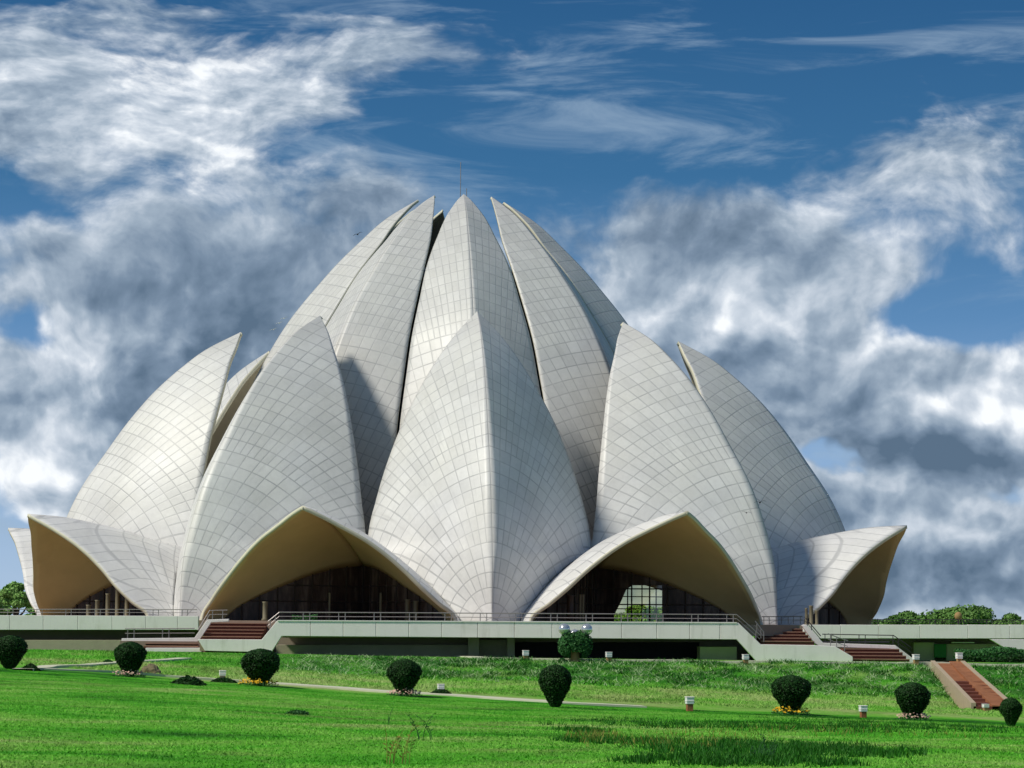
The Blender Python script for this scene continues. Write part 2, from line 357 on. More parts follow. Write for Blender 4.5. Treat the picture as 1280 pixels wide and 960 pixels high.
def grid_mesh(name, xs, ys, mats):
    GX, GY = np.meshgrid(xs, ys); GZ = ground_z(GX, GY)
    co = np.stack([GX, GY, GZ], -1).reshape(-1, 3); nx, ny = len(xs), len(ys)
    i = np.arange(ny - 1)[:, None] * nx + np.arange(nx - 1)[None]; f = np.stack([i, i + 1, i + nx + 1, i + nx], -1).reshape(-1, 4)
    me = bpy.data.meshes.new(name); me.from_pydata(co.tolist(), [], f.tolist()); me.polygons.foreach_set('use_smooth', [True] * len(f)); me.update()
    return link(name, me, None, mats)
xs = np.concatenate([-np.geomspace(46, 5000, 26)[::-1], np.arange(-45, 45.01, .45), np.geomspace(46, 5000, 26)])
ys = np.concatenate([np.arange(-230, -175, 3), np.arange(-175, -50, .45), np.arange(-49, 160, 4), np.geomspace(165, 6000, 30)])
def turf(t, o):
    gx, gy, gz = t.sep(o)
    n1 = t.noise(o, .07, 5, .55); n2 = t.noise(t.xyz(t.m('MULTIPLY', gx, .40), t.m('MULTIPLY', gy, .62), 0.0), .50, 7, .66, .5); n3 = t.noise(o, 5, 6, .7)
    f = t.m('ADD', t.m('MULTIPLY', n1, .36), t.m('ADD', t.m('MULTIPLY', n2, .90), t.m('MULTIPLY', n3, .14)))
    # paler, yellower turf band behind the path; deeper green band along its near side
    yellowish = t.m('MULTIPLY', t.sstep(-88, -84, gy), t.m('SUBTRACT', 1, t.sstep(-77, -74, gy)))
    greener = t.m('MULTIPLY', t.sstep(-107, -96, gy), t.m('SUBTRACT', 1, t.sstep(-89, -87, gy)))
    f = t.m('ADD', f, t.m('SUBTRACT', t.m('MULTIPLY', yellowish, .12), t.m('MULTIPLY', greener, .11)))
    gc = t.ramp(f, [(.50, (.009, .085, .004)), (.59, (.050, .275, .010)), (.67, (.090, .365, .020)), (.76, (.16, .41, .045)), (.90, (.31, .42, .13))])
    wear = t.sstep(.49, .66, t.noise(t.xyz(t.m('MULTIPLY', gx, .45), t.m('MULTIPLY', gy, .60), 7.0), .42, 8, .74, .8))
    gc = t.mix(t.m('MULTIPLY', wear, t.m('MULTIPLY', .80, t.m('SUBTRACT', 1, greener))), gc, (.130, .225, .045))
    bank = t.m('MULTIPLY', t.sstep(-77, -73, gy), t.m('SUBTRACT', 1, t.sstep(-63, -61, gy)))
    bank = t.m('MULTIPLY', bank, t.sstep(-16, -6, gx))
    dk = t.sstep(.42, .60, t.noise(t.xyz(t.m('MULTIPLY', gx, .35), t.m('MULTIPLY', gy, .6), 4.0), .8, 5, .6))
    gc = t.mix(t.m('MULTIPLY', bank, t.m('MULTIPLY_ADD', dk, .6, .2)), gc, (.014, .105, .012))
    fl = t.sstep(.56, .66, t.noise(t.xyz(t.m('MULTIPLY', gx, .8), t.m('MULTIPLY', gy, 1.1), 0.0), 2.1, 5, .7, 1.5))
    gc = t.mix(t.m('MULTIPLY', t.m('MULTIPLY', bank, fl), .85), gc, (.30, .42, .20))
    return gc, n2, n3
gm, t, b = mat('lawn_ground', rough=.9, spec=.1)
o = t.new('ShaderNodeTexCoord').outputs['Object']
gx, gy, gz = t.sep(o)
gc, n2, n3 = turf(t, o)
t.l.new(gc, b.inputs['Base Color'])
bn = t.new('ShaderNodeBump'); bn.inputs['Strength'].default_value = .9; bn.inputs['Distance'].default_value = .10
t.put(bn.inputs['Height'], t.m('ADD', n3, t.m('MULTIPLY', n2, .8))); t.l.new(bn.outputs[0], b.inputs['Normal'])
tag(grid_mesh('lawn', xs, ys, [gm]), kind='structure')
BLADE, t, b = mat('grass_blades', rough=.6, spec=.2)
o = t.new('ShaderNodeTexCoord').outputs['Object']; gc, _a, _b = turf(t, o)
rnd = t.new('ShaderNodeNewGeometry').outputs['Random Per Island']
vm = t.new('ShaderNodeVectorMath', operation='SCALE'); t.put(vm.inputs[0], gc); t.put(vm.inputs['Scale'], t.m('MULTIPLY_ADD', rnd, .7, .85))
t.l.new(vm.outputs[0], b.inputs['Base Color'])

# ------------------------------------------------------------------ paths (thin concrete strips laid on the lawn)
def resample(pts, step):
    out = [pts[0]]
    for a, b_ in zip(pts, pts[1:]):
        n = max(1, int((b_ - a).length / step))
        out += [a + (b_ - a) * (k / n) for k in range(1, n + 1)]
    return out
def ribbon(name, pix, width, lift=.05, m=PATHM):
    pts = resample([hit(*p) for p in pix], .8); mb = MB(); rows = []
    for i, p in enumerate(pts):
        d = (pts[min(i + 1, len(pts) - 1)] - pts[max(i - 1, 0)]); d.z = 0; d.normalize(); n = Vector((-d.y, d.x, 0))
        jit = .05 * mnoise.noise(p * .6)
        rows.append([p + n * (width / 2 + jit), p - n * (width / 2 + jit)])
    vs_ = []
    for a, c in rows:
        za, zc = float(ground_z(a.x, a.y)), float(ground_z(c.x, c.y)); zt = max(za, zc) + lift
        vs_ += [(a.x, a.y, za - .1), (a.x, a.y, zt), (c.x, c.y, zt), (c.x, c.y, zc - .1)]
    fs = []
    for i in range(len(rows) - 1):
        for k in range(3): fs.append((4 * i + k, 4 * i + 4 + k, 4 * i + 5 + k, 4 * i + k + 1))
    mb.add(vs_, fs)
    return tag(mb.build(name, m), kind='structure')
ribbon('garden_path', [(30, 836), (110, 839), (200, 845), (330, 854), (430, 861), (520, 867), (610, 873), (700, 879), (805, 884)], 1.15)
ribbon('garden_path', [(28, 838), (60, 834), (120, 831), (230, 824)], .8)
ribbon('kerb', [(30, 811), (140, 811.5), (250, 813.5), (350, 816), (600, 823), (760, 826), (1000, 829), (1160, 830.5), (1300, 832)], .8, .06)

# ------------------------------------------------------------------ the temple
def rad(R, deg, z):
    a = R_(deg) + DELTA; return np.array([R * math.sin(a), -R * math.cos(a), z])
def curve(rows, n, key=None):
    """rows of (R, theta, z) -> n points by smooth interpolation over chord length"""
    P = np.array([rad(*r) for r in rows]); Q = np.array(rows, float)
    s = np.concatenate([[0], np.cumsum(np.linalg.norm(np.diff(P, axis=0), axis=1))]); s /= s[-1]
    q = np.linspace(0, 1, n)
    if key: q = 1 - (1 - q) ** key
    return np.stack([crs(s, Q[:, k], q) for k in range(3)], -1)
ORIDGE = [(32.55, 0, -.6), (32.5, 0, 0), (32.25, 0, 3.8), (31.3, 0, 7.0), (30.0, 0, 9.9), (28.25, 0, 12.6), (26.4, 0, 15.3), (24.4, 0, 17.7), (22.5, 0, 19.5), (20.6, 0, 21.0), (17.9, 0, 22.5)]
OEDGE = [(17.9, 0, 22.5), (18.57, 4.21, 21), (19.11, 6.39, 20), (19.93, 9.95, 18), (20.75, 12.63, 16), (21.55, 14.76, 14), (22.2, 16.4, 12), (22.75, 17.74, 10), (23.2, 18.79, 8), (23.42, 19.5, 6.6), (23.47, 19.8, 5.6), (23.5, 19.98, 4.85)]
ARCH = [(33.2, 4.0, -.6), (33.1, 4.2, 0), (33.68, 6.18, 1), (34.15, 8.04, 2), (34.4, 9.74, 3), (34.75, 11.61, 4), (35.25, 13.8, 5), (35.95, 16.62, 6), (36.75, 18.98, 6.8), (37.05, 20, 7.1)]
CREASE = [(37.05, 20, 7.1), (34.1, 20, 6.95), (31.9, 20, 6.62), (28.8, 20, 6.0), (27.2, 20, 5.55), (25.3, 20, 5.2), (23.5, 19.98, 4.85)]
def coons(c0, c1, d0, d1):
    """c0/c1: curves in u at v=0/1, d0/d1: curves in v at u=0/1 (arrays of xyz)"""
    nu, nv = len(c0), len(d0); u = np.linspace(0, 1, nu)[None, :, None]; v = np.linspace(0, 1, nv)[:, None, None]
    return ((1 - v) * c0[None] + v * c1[None] + (1 - u) * d0[:, None] + u * d1[:, None]
            - ((1 - u) * (1 - v) * c0[0] + u * (1 - v) * c0[-1] + (1 - u) * v * c1[0] + u * v * c1[-1]))
def xyzc(c, th0=0, sgn=1): return np.array([rad(r, th0 + sgn * th, z) for r, th, z in c])
VALLEY = [(30.95, 3.5, -.6), (30.83, 3.97, 0), (30.05, 5.61, 1), (29.08, 7.62, 2), (27.83, 10.28, 3), (26.03, 14.38, 4), (24.6, 17.9, 4.5), (23.5, 19.98, 4.85)]
def levels(a_tab, b_tab, cen, n, m, zpow=1.0):
    """shell between two curves, joined level by level along arcs round the sphere centre"""
    A_, B_ = np.array(sorted(a_tab, key=lambda q: q[2])), np.array(sorted(b_tab, key=lambda q: q[2]))
    z0, z1 = A_[0, 2], A_[-1, 2]; t_ = np.linspace(0, 1, n); zs = z0 + (z1 - z0) * (1 - (1 - t_) ** zpow)
    def smooth(T, z): return np.stack([crs(T[:, 2], T[:, 0], z), crs(T[:, 2], T[:, 1], z), z], -1)
    P, Q = xyzc(smooth(A_, zs)), xyzc(smooth(B_, zs))
    ca, sa = math.cos(DELTA), math.sin(DELTA); C = np.array([cen[0] * ca - cen[1] * sa, cen[0] * sa + cen[1] * ca])
    u = np.linspace(0, 1, m)
    pa, qa = P[:, :2] - C, Q[:, :2] - C
    ta, tb = np.arctan2(pa[:, 1], pa[:, 0]), np.arctan2(qa[:, 1], qa[:, 0]); tb = ta + (tb - ta + np.pi) % (2 * np.pi) - np.pi
    ra, rb = np.hypot(*pa.T), np.hypot(*qa.T)
    T = ta[:, None] * (1 - u) + tb[:, None] * u; Rr = ra[:, None] * (1 - u) + rb[:, None] * u
    return np.stack([C[0] + Rr * np.cos(T), C[1] + Rr * np.sin(T), np.repeat(zs[:, None], m, 1)], -1)
def half_outer(n=90, m=22):
    return levels(ORIDGE, VALLEY[:-1] + OEDGE, (-21.58, -4.95), n, m, 1.5)
def half_leaf(n=44, m=20):
    bot, top = xyzc(curve(ARCH, n)), xyzc(curve(VALLEY, n))
    base = [(33.2, 4.0, -.6), (32.0, 3.75, -.6), (30.95, 3.5, -.6)]
    G = coons(bot, top, xyzc(curve(base, m)), xyzc(curve(CREASE, m)))
    ca, sa = math.cos(DELTA), math.sin(DELTA); C = np.array([22.74 * ca + 28.5 * sa, 22.74 * sa - 28.5 * ca, -17.26])
    D = G - C; L = np.linalg.norm(D, axis=-1, keepdims=True); S_ = C + D / L * 26.97
    u = np.linspace(0, 1, n)[None, :, None]; v = np.linspace(0, 1, m)[:, None, None]
    w_ = np.clip(6 * u * (1 - u), 0, 1) * np.clip(6 * v * (1 - v), 0, 1)
    return G * (1 - w_) + S_ * w_
def patch_mesh(name, grids, mats, thick, basept, rim=1, parent=None, half=False):
    vs_ = []; fs = []; uvs = []
    for G, mirror in grids:
        k = len(vs_); nv, nu = G.shape[:2]
        vs_ += G.reshape(-1, 3).tolist()
        b_ = basept
        c, s = math.cos(DELTA), math.sin(DELTA)
        for p in G.reshape(-1, 3):
            x, y = p[0] * c + p[1] * s, -p[0] * s + p[1] * c         # undo the turn of the building: petal looks to -y
            lat, radl, z = x, -y - b_[0], p[2] - b_[1]
            if half and mirror:          # second half of an entrance leaf belongs to the neighbouring base
                a_ = R_(40); xx, yy = x * math.cos(a_) + y * math.sin(a_), -x * math.sin(a_) + y * math.cos(a_); lat, radl = xx, -yy - b_[0]
            h = math.hypot(radl if radl < 0 else radl * .4, z + .8); uvs.append((math.hypot(lat, h) + .3, math.atan2(lat, h) + 4.0))
        for j in range(nv - 1):
            for i in range(nu - 1):
                q = (k + j * nu + i, k + j * nu + i + 1, k + (j + 1) * nu + i + 1, k + (j + 1) * nu + i)
                fs.append(q if not mirror else q[::-1])
    me = bpy.data.meshes.new(name); me.from_pydata(vs_, [], fs); me.polygons.foreach_set('use_smooth', [True] * len(fs))
    ul = me.uv_layers.new(name='tile'); li = np.zeros(len(me.loops), np.int32); me.loops.foreach_get('vertex_index', li)
    ul.data.foreach_set('uv', np.array(uvs)[li].reshape(-1)); me.update()
    o = link(name, me, parent, mats)
    md = o.modifiers.new('thickness', 'SOLIDIFY'); md.thickness = thick; md.offset = -1; md.use_rim = True
    md.material_offset_rim = rim; md.material_offset = 2 if len(mats) > 2 else 0
    return o
def turn(o, deg, parent):
    o.rotation_euler = (0, 0, R_(deg))
def mirror(G):      # reflect across the petal's own radial plane
    a = DELTA; ax = np.array([math.cos(a), math.sin(a), 0])
    return G - 2 * (G @ ax)[..., None] * ax
temple = empty('lotus_temple')
tag(temple, 'huge white marble temple shaped like an opening lotus flower, rising from the podium', 'temple')
GO = half_outer()
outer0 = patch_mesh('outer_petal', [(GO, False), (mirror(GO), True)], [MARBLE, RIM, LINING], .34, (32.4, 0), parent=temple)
def rep(o, angles, parent=None):
    out = []
    for a in angles:
        c = o.copy(); col.objects.link(c); c.rotation_euler = (0, 0, R_(a)); c.parent = parent or o.parent; c.matrix_parent_inverse = o.matrix_parent_inverse.copy(); out.append(c)
    return out
rep(outer0, [40 * k for k in range(1, 9)])
GL = half_leaf()
a20 = R_(20) + DELTA; axp = np.array([math.cos(a20), math.sin(a20), 0])
def mirror20(G): return G - 2 * (G @ axp)[..., None] * axp
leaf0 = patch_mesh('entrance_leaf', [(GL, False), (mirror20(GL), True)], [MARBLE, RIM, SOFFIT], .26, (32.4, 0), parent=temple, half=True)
rep(leaf0, [40 * k for k in range(1, 9)])
IC, IRAD = np.array([-17.17, 17.70, 2.81]), 41.62
def on_inner(th, z):
    dx, dy = math.sin(R_(th)), -math.cos(R_(th)); b_ = dx * IC[0] + dy * IC[1]
    return b_ + math.sqrt(IRAD ** 2 - (z - IC[2]) ** 2 - (IC[0] ** 2 + IC[1] ** 2 - b_ * b_))
IRIDGE = [(3.6, 0, 34.05), (6.1, 0, 32.4), (8.45, 0, 30.2), (10.1, 0, 28.5), (11.7, 0, 26.6), (13.8, 0, 23.9)] + [(on_inner(0, z), 0, z) for z in (20.5, 17, 13, 9, 5, 4.3)]
ISEAM = [(3.6, 0, 34.05), (4.27, 6.4, 33.5), (4.8, 9.8, 33), (5.3, 12.3, 32.5), (5.8, 14.2, 32), (6.65, 16.5, 31), (7.4, 17.9, 30), (8.26, 18.8, 29), (9.2, 19.3, 27.9), (11.7, 19.50, 24.2), (13.5, 19.58, 21.2),
         (14.75, 19.62, 18.2), (16.25, 19.66, 14.2)] + [(on_inner(19.7, z), 19.7, z) for z in (10, 7, 4.3)]
GI = levels(IRIDGE, ISEAM, (-17.17, 17.70), 90, 18, 1.5)
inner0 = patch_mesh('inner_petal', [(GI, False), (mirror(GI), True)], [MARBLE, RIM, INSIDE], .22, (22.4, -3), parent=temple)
rep(inner0, [40 * k for k in range(1, 9)])

# glazed skirt behind the joints and roof of the central hall
mb = MB(); prof = [(17.5, 5.0), (17.3, 6), (16.0, 12), (14.1, 17), (12.0, 21.5), (9.6, 25.4), (7.6, 27.2), (3.5, 28.3), (.05, 28.6)]
mb.lathe((0, 0, 0), prof, 54); mb.build('glass_roof', DARKGL, temple, True)
mb = MB(); mb.tube([(0, 0, 28.5), (0, 0, 34.0)], .12, 8); mb.tube([(0, 0, 34.0), (0, 0, 37.4)], .035, 6); mb.tube([(.5, 0, 28.5), (.5, 0, 35.2)], .035, 6); mb.lathe((0, 0, 34), [(.0, .0), (.16, .1), (.16, .3), (0, .4)], 8)
mb.build('lightning_rod', STEEL, temple)

# soffit of each entrance: from the arch back to a lower inner arch
IARCH = [(31.3, 5.0, -.45), (31.0, 6.2, .25), (30.1, 8.6, 1.2), (28.9, 11.2, 2.0), (27.4, 13.9, 2.75), (25.8, 16.8, 3.3), (24.1, 20, 3.55)]
def soffit_half(n=30, m=14):
    a = xyzc(curve([(r - .12, th + (.35 if th < 19.9 else 0), z - .16) for r, th, z in ARCH], n)); b_ = xyzc(curve(IARCH, n))
    v = np.linspace(0, 1, m)[:, None, None]
    G = a[None] * (1 - v) + b_[None] * v
    G[..., 2] += (4 * v * (1 - v))[..., 0] * .75 * np.linspace(0, 1, n)[None] ** .7
    return G
GS = soffit_half()
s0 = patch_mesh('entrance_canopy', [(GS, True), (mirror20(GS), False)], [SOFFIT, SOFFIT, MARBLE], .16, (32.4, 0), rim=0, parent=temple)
rep(s0, [40 * k for k in range(1, 9)])

# facade inside each inner arch: flat cladding with posts, glazed where the photo shows daylight
FC = curve(IARCH[::-1], 61)
def fac_pt(q, z, back=0.0, th0=20):
    """point under the inner arch of the portal at angle th0; q runs from -1 (left foot) over 0 (peak) to 1"""
    i = abs(q) * 60; R0, th, _ = [float(np.interp(i, range(61), FC[:, k])) for k in range(3)]
    off = (20 - th) * (1 if q > 0 else -1); a = R_(th0 + off) + DELTA; R0 = R0 - back
    return Vector((R0 * math.sin(a), -R0 * math.cos(a), z))
def arch_h(q): return float(np.interp(abs(q) * 60, range(61), FC[:, 2])) + .06
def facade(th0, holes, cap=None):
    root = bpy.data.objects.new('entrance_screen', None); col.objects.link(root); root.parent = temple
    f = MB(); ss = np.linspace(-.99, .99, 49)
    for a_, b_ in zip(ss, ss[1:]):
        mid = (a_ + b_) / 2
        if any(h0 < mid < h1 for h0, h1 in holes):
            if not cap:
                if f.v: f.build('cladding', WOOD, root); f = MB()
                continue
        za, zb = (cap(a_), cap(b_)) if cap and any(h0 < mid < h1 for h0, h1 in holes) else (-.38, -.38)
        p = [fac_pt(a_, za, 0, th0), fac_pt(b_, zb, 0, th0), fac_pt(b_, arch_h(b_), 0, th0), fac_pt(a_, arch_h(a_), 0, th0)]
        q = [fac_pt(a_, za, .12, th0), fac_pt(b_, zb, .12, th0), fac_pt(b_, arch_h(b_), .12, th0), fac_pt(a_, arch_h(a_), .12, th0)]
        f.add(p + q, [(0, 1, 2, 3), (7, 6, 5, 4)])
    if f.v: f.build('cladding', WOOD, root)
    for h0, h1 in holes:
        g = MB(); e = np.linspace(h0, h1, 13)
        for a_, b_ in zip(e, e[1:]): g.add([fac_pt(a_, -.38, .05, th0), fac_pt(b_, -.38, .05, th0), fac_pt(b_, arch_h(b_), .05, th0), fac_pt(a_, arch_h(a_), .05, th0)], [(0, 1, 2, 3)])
        g.build('glazing', DAYGL, root)
    m_ = MB()
    for s_ in np.linspace(-.84, .84, 15): m_.tube([fac_pt(s_, -.35, -.06, th0), fac_pt(s_, arch_h(s_), -.06, th0)], .055, 4)
    for z_ in (1.0, 2.1):
        lim = [x_ for x_ in np.linspace(-.98, .98, 41) if arch_h(x_) > z_]
        m_.tube([fac_pt(x_, z_, -.06, th0) for x_ in lim], .045, 4)
    m_.build('mullion', FRAME, root)
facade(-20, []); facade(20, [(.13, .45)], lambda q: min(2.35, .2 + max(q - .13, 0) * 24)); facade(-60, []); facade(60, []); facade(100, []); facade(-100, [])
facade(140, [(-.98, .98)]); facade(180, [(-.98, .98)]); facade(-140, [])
def column(px, top, d, r=.12, m=PALE):
    p = at(px, 780, d); h = at(px, top, d).z + .36; mb = MB(); mb.lathe((p.x, p.y, -.36), [(r * 1.4, 0), (r * 1.4, .12), (r, .16), (r, h - .1), (r * 1.3, h)], 12); return mb.build('column', m, temple, True)
column(509, 749, 150, .15); column(519.5, 751, 150, .15); column(411.5, 741, 152, .07); column(475.5, 741, 152, .08); column(331, 752, 149, .16)
column(725.5, 743, 150, .07); column(729, 743, 150, .07); column(713, 744, 150, .24, WOOD)
for k, (x_, t_) in enumerate([(110, 756), (121, 750), (134, 742), (146, 735), (158, 733)]): column(x_, t_, 158, .15)
column(1014, 757, 158, .14); column(1021, 763, 158, .12); column(1008, 760, 158, .1)

# ------------------------------------------------------------------ podium
pod = empty('podium', (0, -20, -2.3)); tag(pod, 'long low white podium with parapets carrying the lotus temple', 'podium')
Lx = lambda px, d: at(px, 780, d).x
fl, fr_ = Lx(347, 120), Lx(925, 120)
plan = [(fl, -60.0), (fr_, -60.0), (fr_ + 4.2, -54), (fr_ + 4.2, -32), (75, -32), (75, 58), (-75, 58), (-75, -32), (fl - 4.6, -32), (fl - 4.6, -54), (fl, -55)]
mb = MB(); mb.prism([(x, y, -.36) for x, y in plan], (0, 0, -.62)); mb.build('floor_slab', PAVE, pod)
def wallpoly(pix, d, thick=.35):
    return [at(x, y, d) for x, y in pix], Vector((0, thick, 0))
def wall(name, pix, d, m, thick=.35, parent=pod):
    mb = MB(); p, o_ = wallpoly(pix, d, thick); mb.prism(p, o_)
    ob = mb.build(name, m, parent)
    bv = ob.modifiers.new('bevel', 'BEVEL'); bv.width = .02; bv.segments = 2; bv.limit_method = 'ANGLE'
    return ob
# front parapet: cut in slabs so the panel joints are real gaps
tops = lambda px: 775.8 + (px - 345) * .0047
bots = lambda px: 795.0 + (px - 345) * .0075
cuts = [347, 388, 429, 470, 511, 552, 597, 643, 690, 732, 777, 821, 862, 900, 921]
wall('parapet', [(327, 799.5), (346.2, tops(347)), (388 - .2, tops(388)), (388 - .2, bots(388)), (352, bots(352)), (339, 815.5), (256, 813.5), (247, 799)], 120, WHITE)
for a_, b_ in zip(cuts[1:-2], cuts[2:-1]): wall('parapet', [(a_ + .2, tops(a_)), (b_ - .2, tops(b_)), (b_ - .2, bots(b_)), (a_ + .2, bots(a_))], 120, WHITE)
wall('parapet', [(900.2, tops(900)), (923, tops(921)), (951, 805.5), (1018, 806.5), (1044, 808), (1066, 821), (1066, 829), (946, 827), (921, bots(921)), (900.2, bots(900))], 120, WHITE)
mb = MB()      # coping strip on the front parapet
a_, b_ = at(347, 775.9, 120), at(921, 778.6, 120)
mb.add([a_ + Vector((0, -.04, -.02)), b_ + Vector((0, -.04, -.02)), b_ + Vector((0, .39, -.02)), a_ + Vector((0, .39, -.02)), a_ + Vector((0, -.04, .04)), b_ + Vector((0, -.04, .04)), b_ + Vector((0, .39, .04)), a_ + Vector((0, .39, .04))],
       [(0, 3, 2, 1), (4, 5, 6, 7), (0, 1, 5, 4), (1, 2, 6, 5), (2, 3, 7, 6), (3, 0, 4, 7)]); mb.build('coping', WHITE, pod)
# wings
lc = [-40, 12, 54, 97, 140, 182, 222, 248]
for a_, b_ in zip(lc, lc[1:]): wall('parapet', [(a_ + .15, 769.3 + (a_ - 60) * .004), (b_ - .15, 769.3 + (b_ - 60) * .004), (b_ - .15, 787.3), (a_ + .15, 787.3)], 147, WHITE)
rc = [1004, 1051, 1098, 1150, 1210, 1262, 1330]
for a_, b_ in zip(rc, rc[1:]): wall('parapet', [(a_ + .15, 780.8), (b_ - .15, 780.8 + (b_ - a_) * .006), (b_ - .15, 798.2), (a_ + .15, 798)], 147, WHITE)
wall('ramp_parapet', [(1238, 799), (1330, 799.5), (1330, 812), (1272, 812), (1258, 811)], 143, WHITE)
# recess below the front
def bx(px0, px1, y0, y1, d, depth, m, name, parent=pod): 
    return wall(name, [(px0, y0), (px1, y0), (px1, y1), (px0, y1)], d, m, depth, parent)
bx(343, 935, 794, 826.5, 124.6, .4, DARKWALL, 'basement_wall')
bx(345, 590, 806, 825, 123.6, .9, OLIVE, 'planter_wall')
bx(345, 930, 793.2, 797.0, 121.2, 2.6, INSIDE, 'soffit_beam')
bx(585, 599, 795, 826, 122.8, 1.2, OLIVE, 'pier'); bx(634, 643.5, 795, 826, 122.8, 1.2, OLIVE, 'pier')
bx(599, 634, 800, 826, 123.9, .5, OLIVE, 'back_panel')
bx(644, 874, 803, 827, 124.3, .2, DARKDOOR, 'doorway')
bx(875, 921, 808.5, 829, 121.6, 1.5, mat('olive_block', (.50, .52, .25), .85, .1, 0, .1, 1)[0], 'stone_block')
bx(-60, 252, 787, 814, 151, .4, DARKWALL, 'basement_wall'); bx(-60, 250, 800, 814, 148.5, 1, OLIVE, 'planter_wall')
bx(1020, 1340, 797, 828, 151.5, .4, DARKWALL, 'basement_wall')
bx(1142, 1168, 803, 826, 150.2, .8, OLIVE, 'pier'); bx(1183, 1246, 805, 826, 150.2, .8, OLIVE, 'pier')
bx(1168, 1183, 805, 822, 150.0, .3, mat('green_door', (.02, .16, .03), .5, .3)[0], 'basement_door')
bx(1190, 1218, 802.6, 803.8, 149.6, .3, LAMPW, 'strip_light')
# stairs
def flight(pT0, pT1, pB0, pB1, dT, dB, n, m=RED):
    """flight between a top edge and a bottom edge (pixels of the tread ends at depths dT, dB)"""
    T0, T1, B0, B1 = at(*pT0, dT), at(*pT1, dT), at(*pB0, dB), at(*pB1, dB)
    mb = MB()
    for k in range(n):
        f0, f1 = k / n, (k + 1) / n
        a0, a1 = B0.lerp(T0, f0), B1.lerp(T1, f0); c0, c1 = B0.lerp(T0, 1.0), B1.lerp(T1, 1.0)
        z = B0.z + (T0.z - B0.z) * f1
        p = [(a0.x, a0.y, z), (a1.x, a1.y, z), (c1.x, c1.y + .3, z), (c0.x, c0.y + .3, z)]
        mb.prism(p, (0, 0, -(z - B0.z) - .5) if k == 0 else (0, 0, -(T0.z - B0.z) / n))
        nz = MB()
        mb.prism([(a0.x, a0.y - .04, z + .012), (a1.x, a1.y - .04, z + .012), (a1.x, a1.y + .06, z + .012), (a0.x, a0.y + .06, z + .012)], (0, 0, -.05), 1)
    return mb.build('staircase', [m, mat('tread_edge', (.34, .20, .14), .8, .1, 0, .1, 3)[0]], pod)
flight((262, 778.5), (336, 778.8), (252, 799.5), (326, 800), 126.5, 121.8, 5)
flight((944, 785.5), (1000, 785.5), (951, 805), (1018, 806), 126.5, 121.8, 5)
flight((184, 803.8), (246, 803.8), (180, 810), (248, 810.5), 123.4, 121.6, 2)
flight((1050, 810.5), (1120, 810.8), (1066, 827.5), (1137, 828), 123.8, 120.6, 4)
mb = MB()
for (x0, x1, yy, d0, d1) in ((150, 260, 801, 122.5, 128), (250, 330, 799.6, 120.3, 122)):
    p = [at(x0, yy, d0), at(x1, yy, d0)]; z = p[0].z
    mb.prism([(p[0].x, p[0].y, z), (p[1].x, p[1].y, z), (p[1].x, p[1].y + d1 - d0, z), (p[0].x, p[0].y + d1 - d0, z)], (0, 0, -.6))
mb.build('landing', PAVE, pod)
# stair parapets
wall('stair_parapet', [(152, 798), (243, 797.2), (259, 774.5), (286, 773.6), (286, 777), (264, 778), (249.5, 800), (246, 803), (152, 803.4)], 122.6, WHITE, .3)
bx(182, 252, 809.8, 815, 121.2, .4, WHITE, 'stair_plinth')
wall('stair_parapet', [(1002, 781.5), (1008, 780.8), (1029, 803.5), (1119, 806.5), (1148, 828), (1137, 829), (1113, 811), (1026, 808.5), (1018, 804)], 123.9, WHITE, .3)
bx(1024, 1112, 801.5, 804, 125.5, .4, DSTEEL, 'landing_step')
bx(1028, 1113, 812, 829.5, 124.4, .3, mat('landing_wall', (.50, .52, .46), .7, .2, 0, .06, 1)[0], 'landing_wall')

# railings: top rail, lower rail, paired posts
def railing(pix, d, h=.42, gap=None, m=STEEL, sp=1.9, pair=.35):
    P = [at(x, y, d) for x, y in pix]; mb = MB(); up = Vector((0, 0, 1))
    mb.tube([p + up * h for p in P], .03, 6); mb.tube([p + up * h * .5 for p in P], .02, 6)
    ro = mb.build('railing', m, pod)
    L = [0]; 
    for a_, b_ in zip(P, P[1:]): L.append(L[-1] + (b_ - a_).length)
    s_ = .15; proto = None
    while s_ < L[-1]:
        for q in (s_, s_ + pair):
            if q > L[-1]: continue
            i = max(k for k in range(len(L)) if L[k] <= q); i = min(i, len(P) - 2)
            p = P[i].lerp(P[i + 1], (q - L[i]) / (L[i + 1] - L[i]))
            pm = MB(); pm.tube([p - up * .03, p + up * h], .024, 5); pm.build('railing_post', m, ro)
        s_ += sp
    return ro
RD = 120.18
railing([(335, 787), (349, 775.6), (500, 776.2), (921, 778.5), (950, 804)], RD, .44)
railing([(-30, 769.2), (246, 769.6)], 147.2, .40)
railing([(247, 797.6), (262, 773.2), (284, 772.8)], 122.8, .44, sp=.9)
railing([(156, 797.5), (243, 797)], 122.8, .50)
railing([(952, 779.5), (1003, 779.2)], 146.0, .45, m=DSTEEL, sp=.8)
railing([(1007, 780.5), (1026, 803)], 124.0, .35, m=DSTEEL, sp=1.2)
railing([(1028, 804), (1117, 805.5), (1139, 821)], 124.1, .50, m=DSTEEL)
railing([(1035, 806), (1048, 811), (1060, 815)], 120.2, .6, m=STEEL, sp=.8)
railing([(1088, 780), (1330, 781)], 147.3, .30, m=DSTEEL)
railing([(944, 788), (955, 802)], 121.0, .5, m=STEEL, sp=.6)
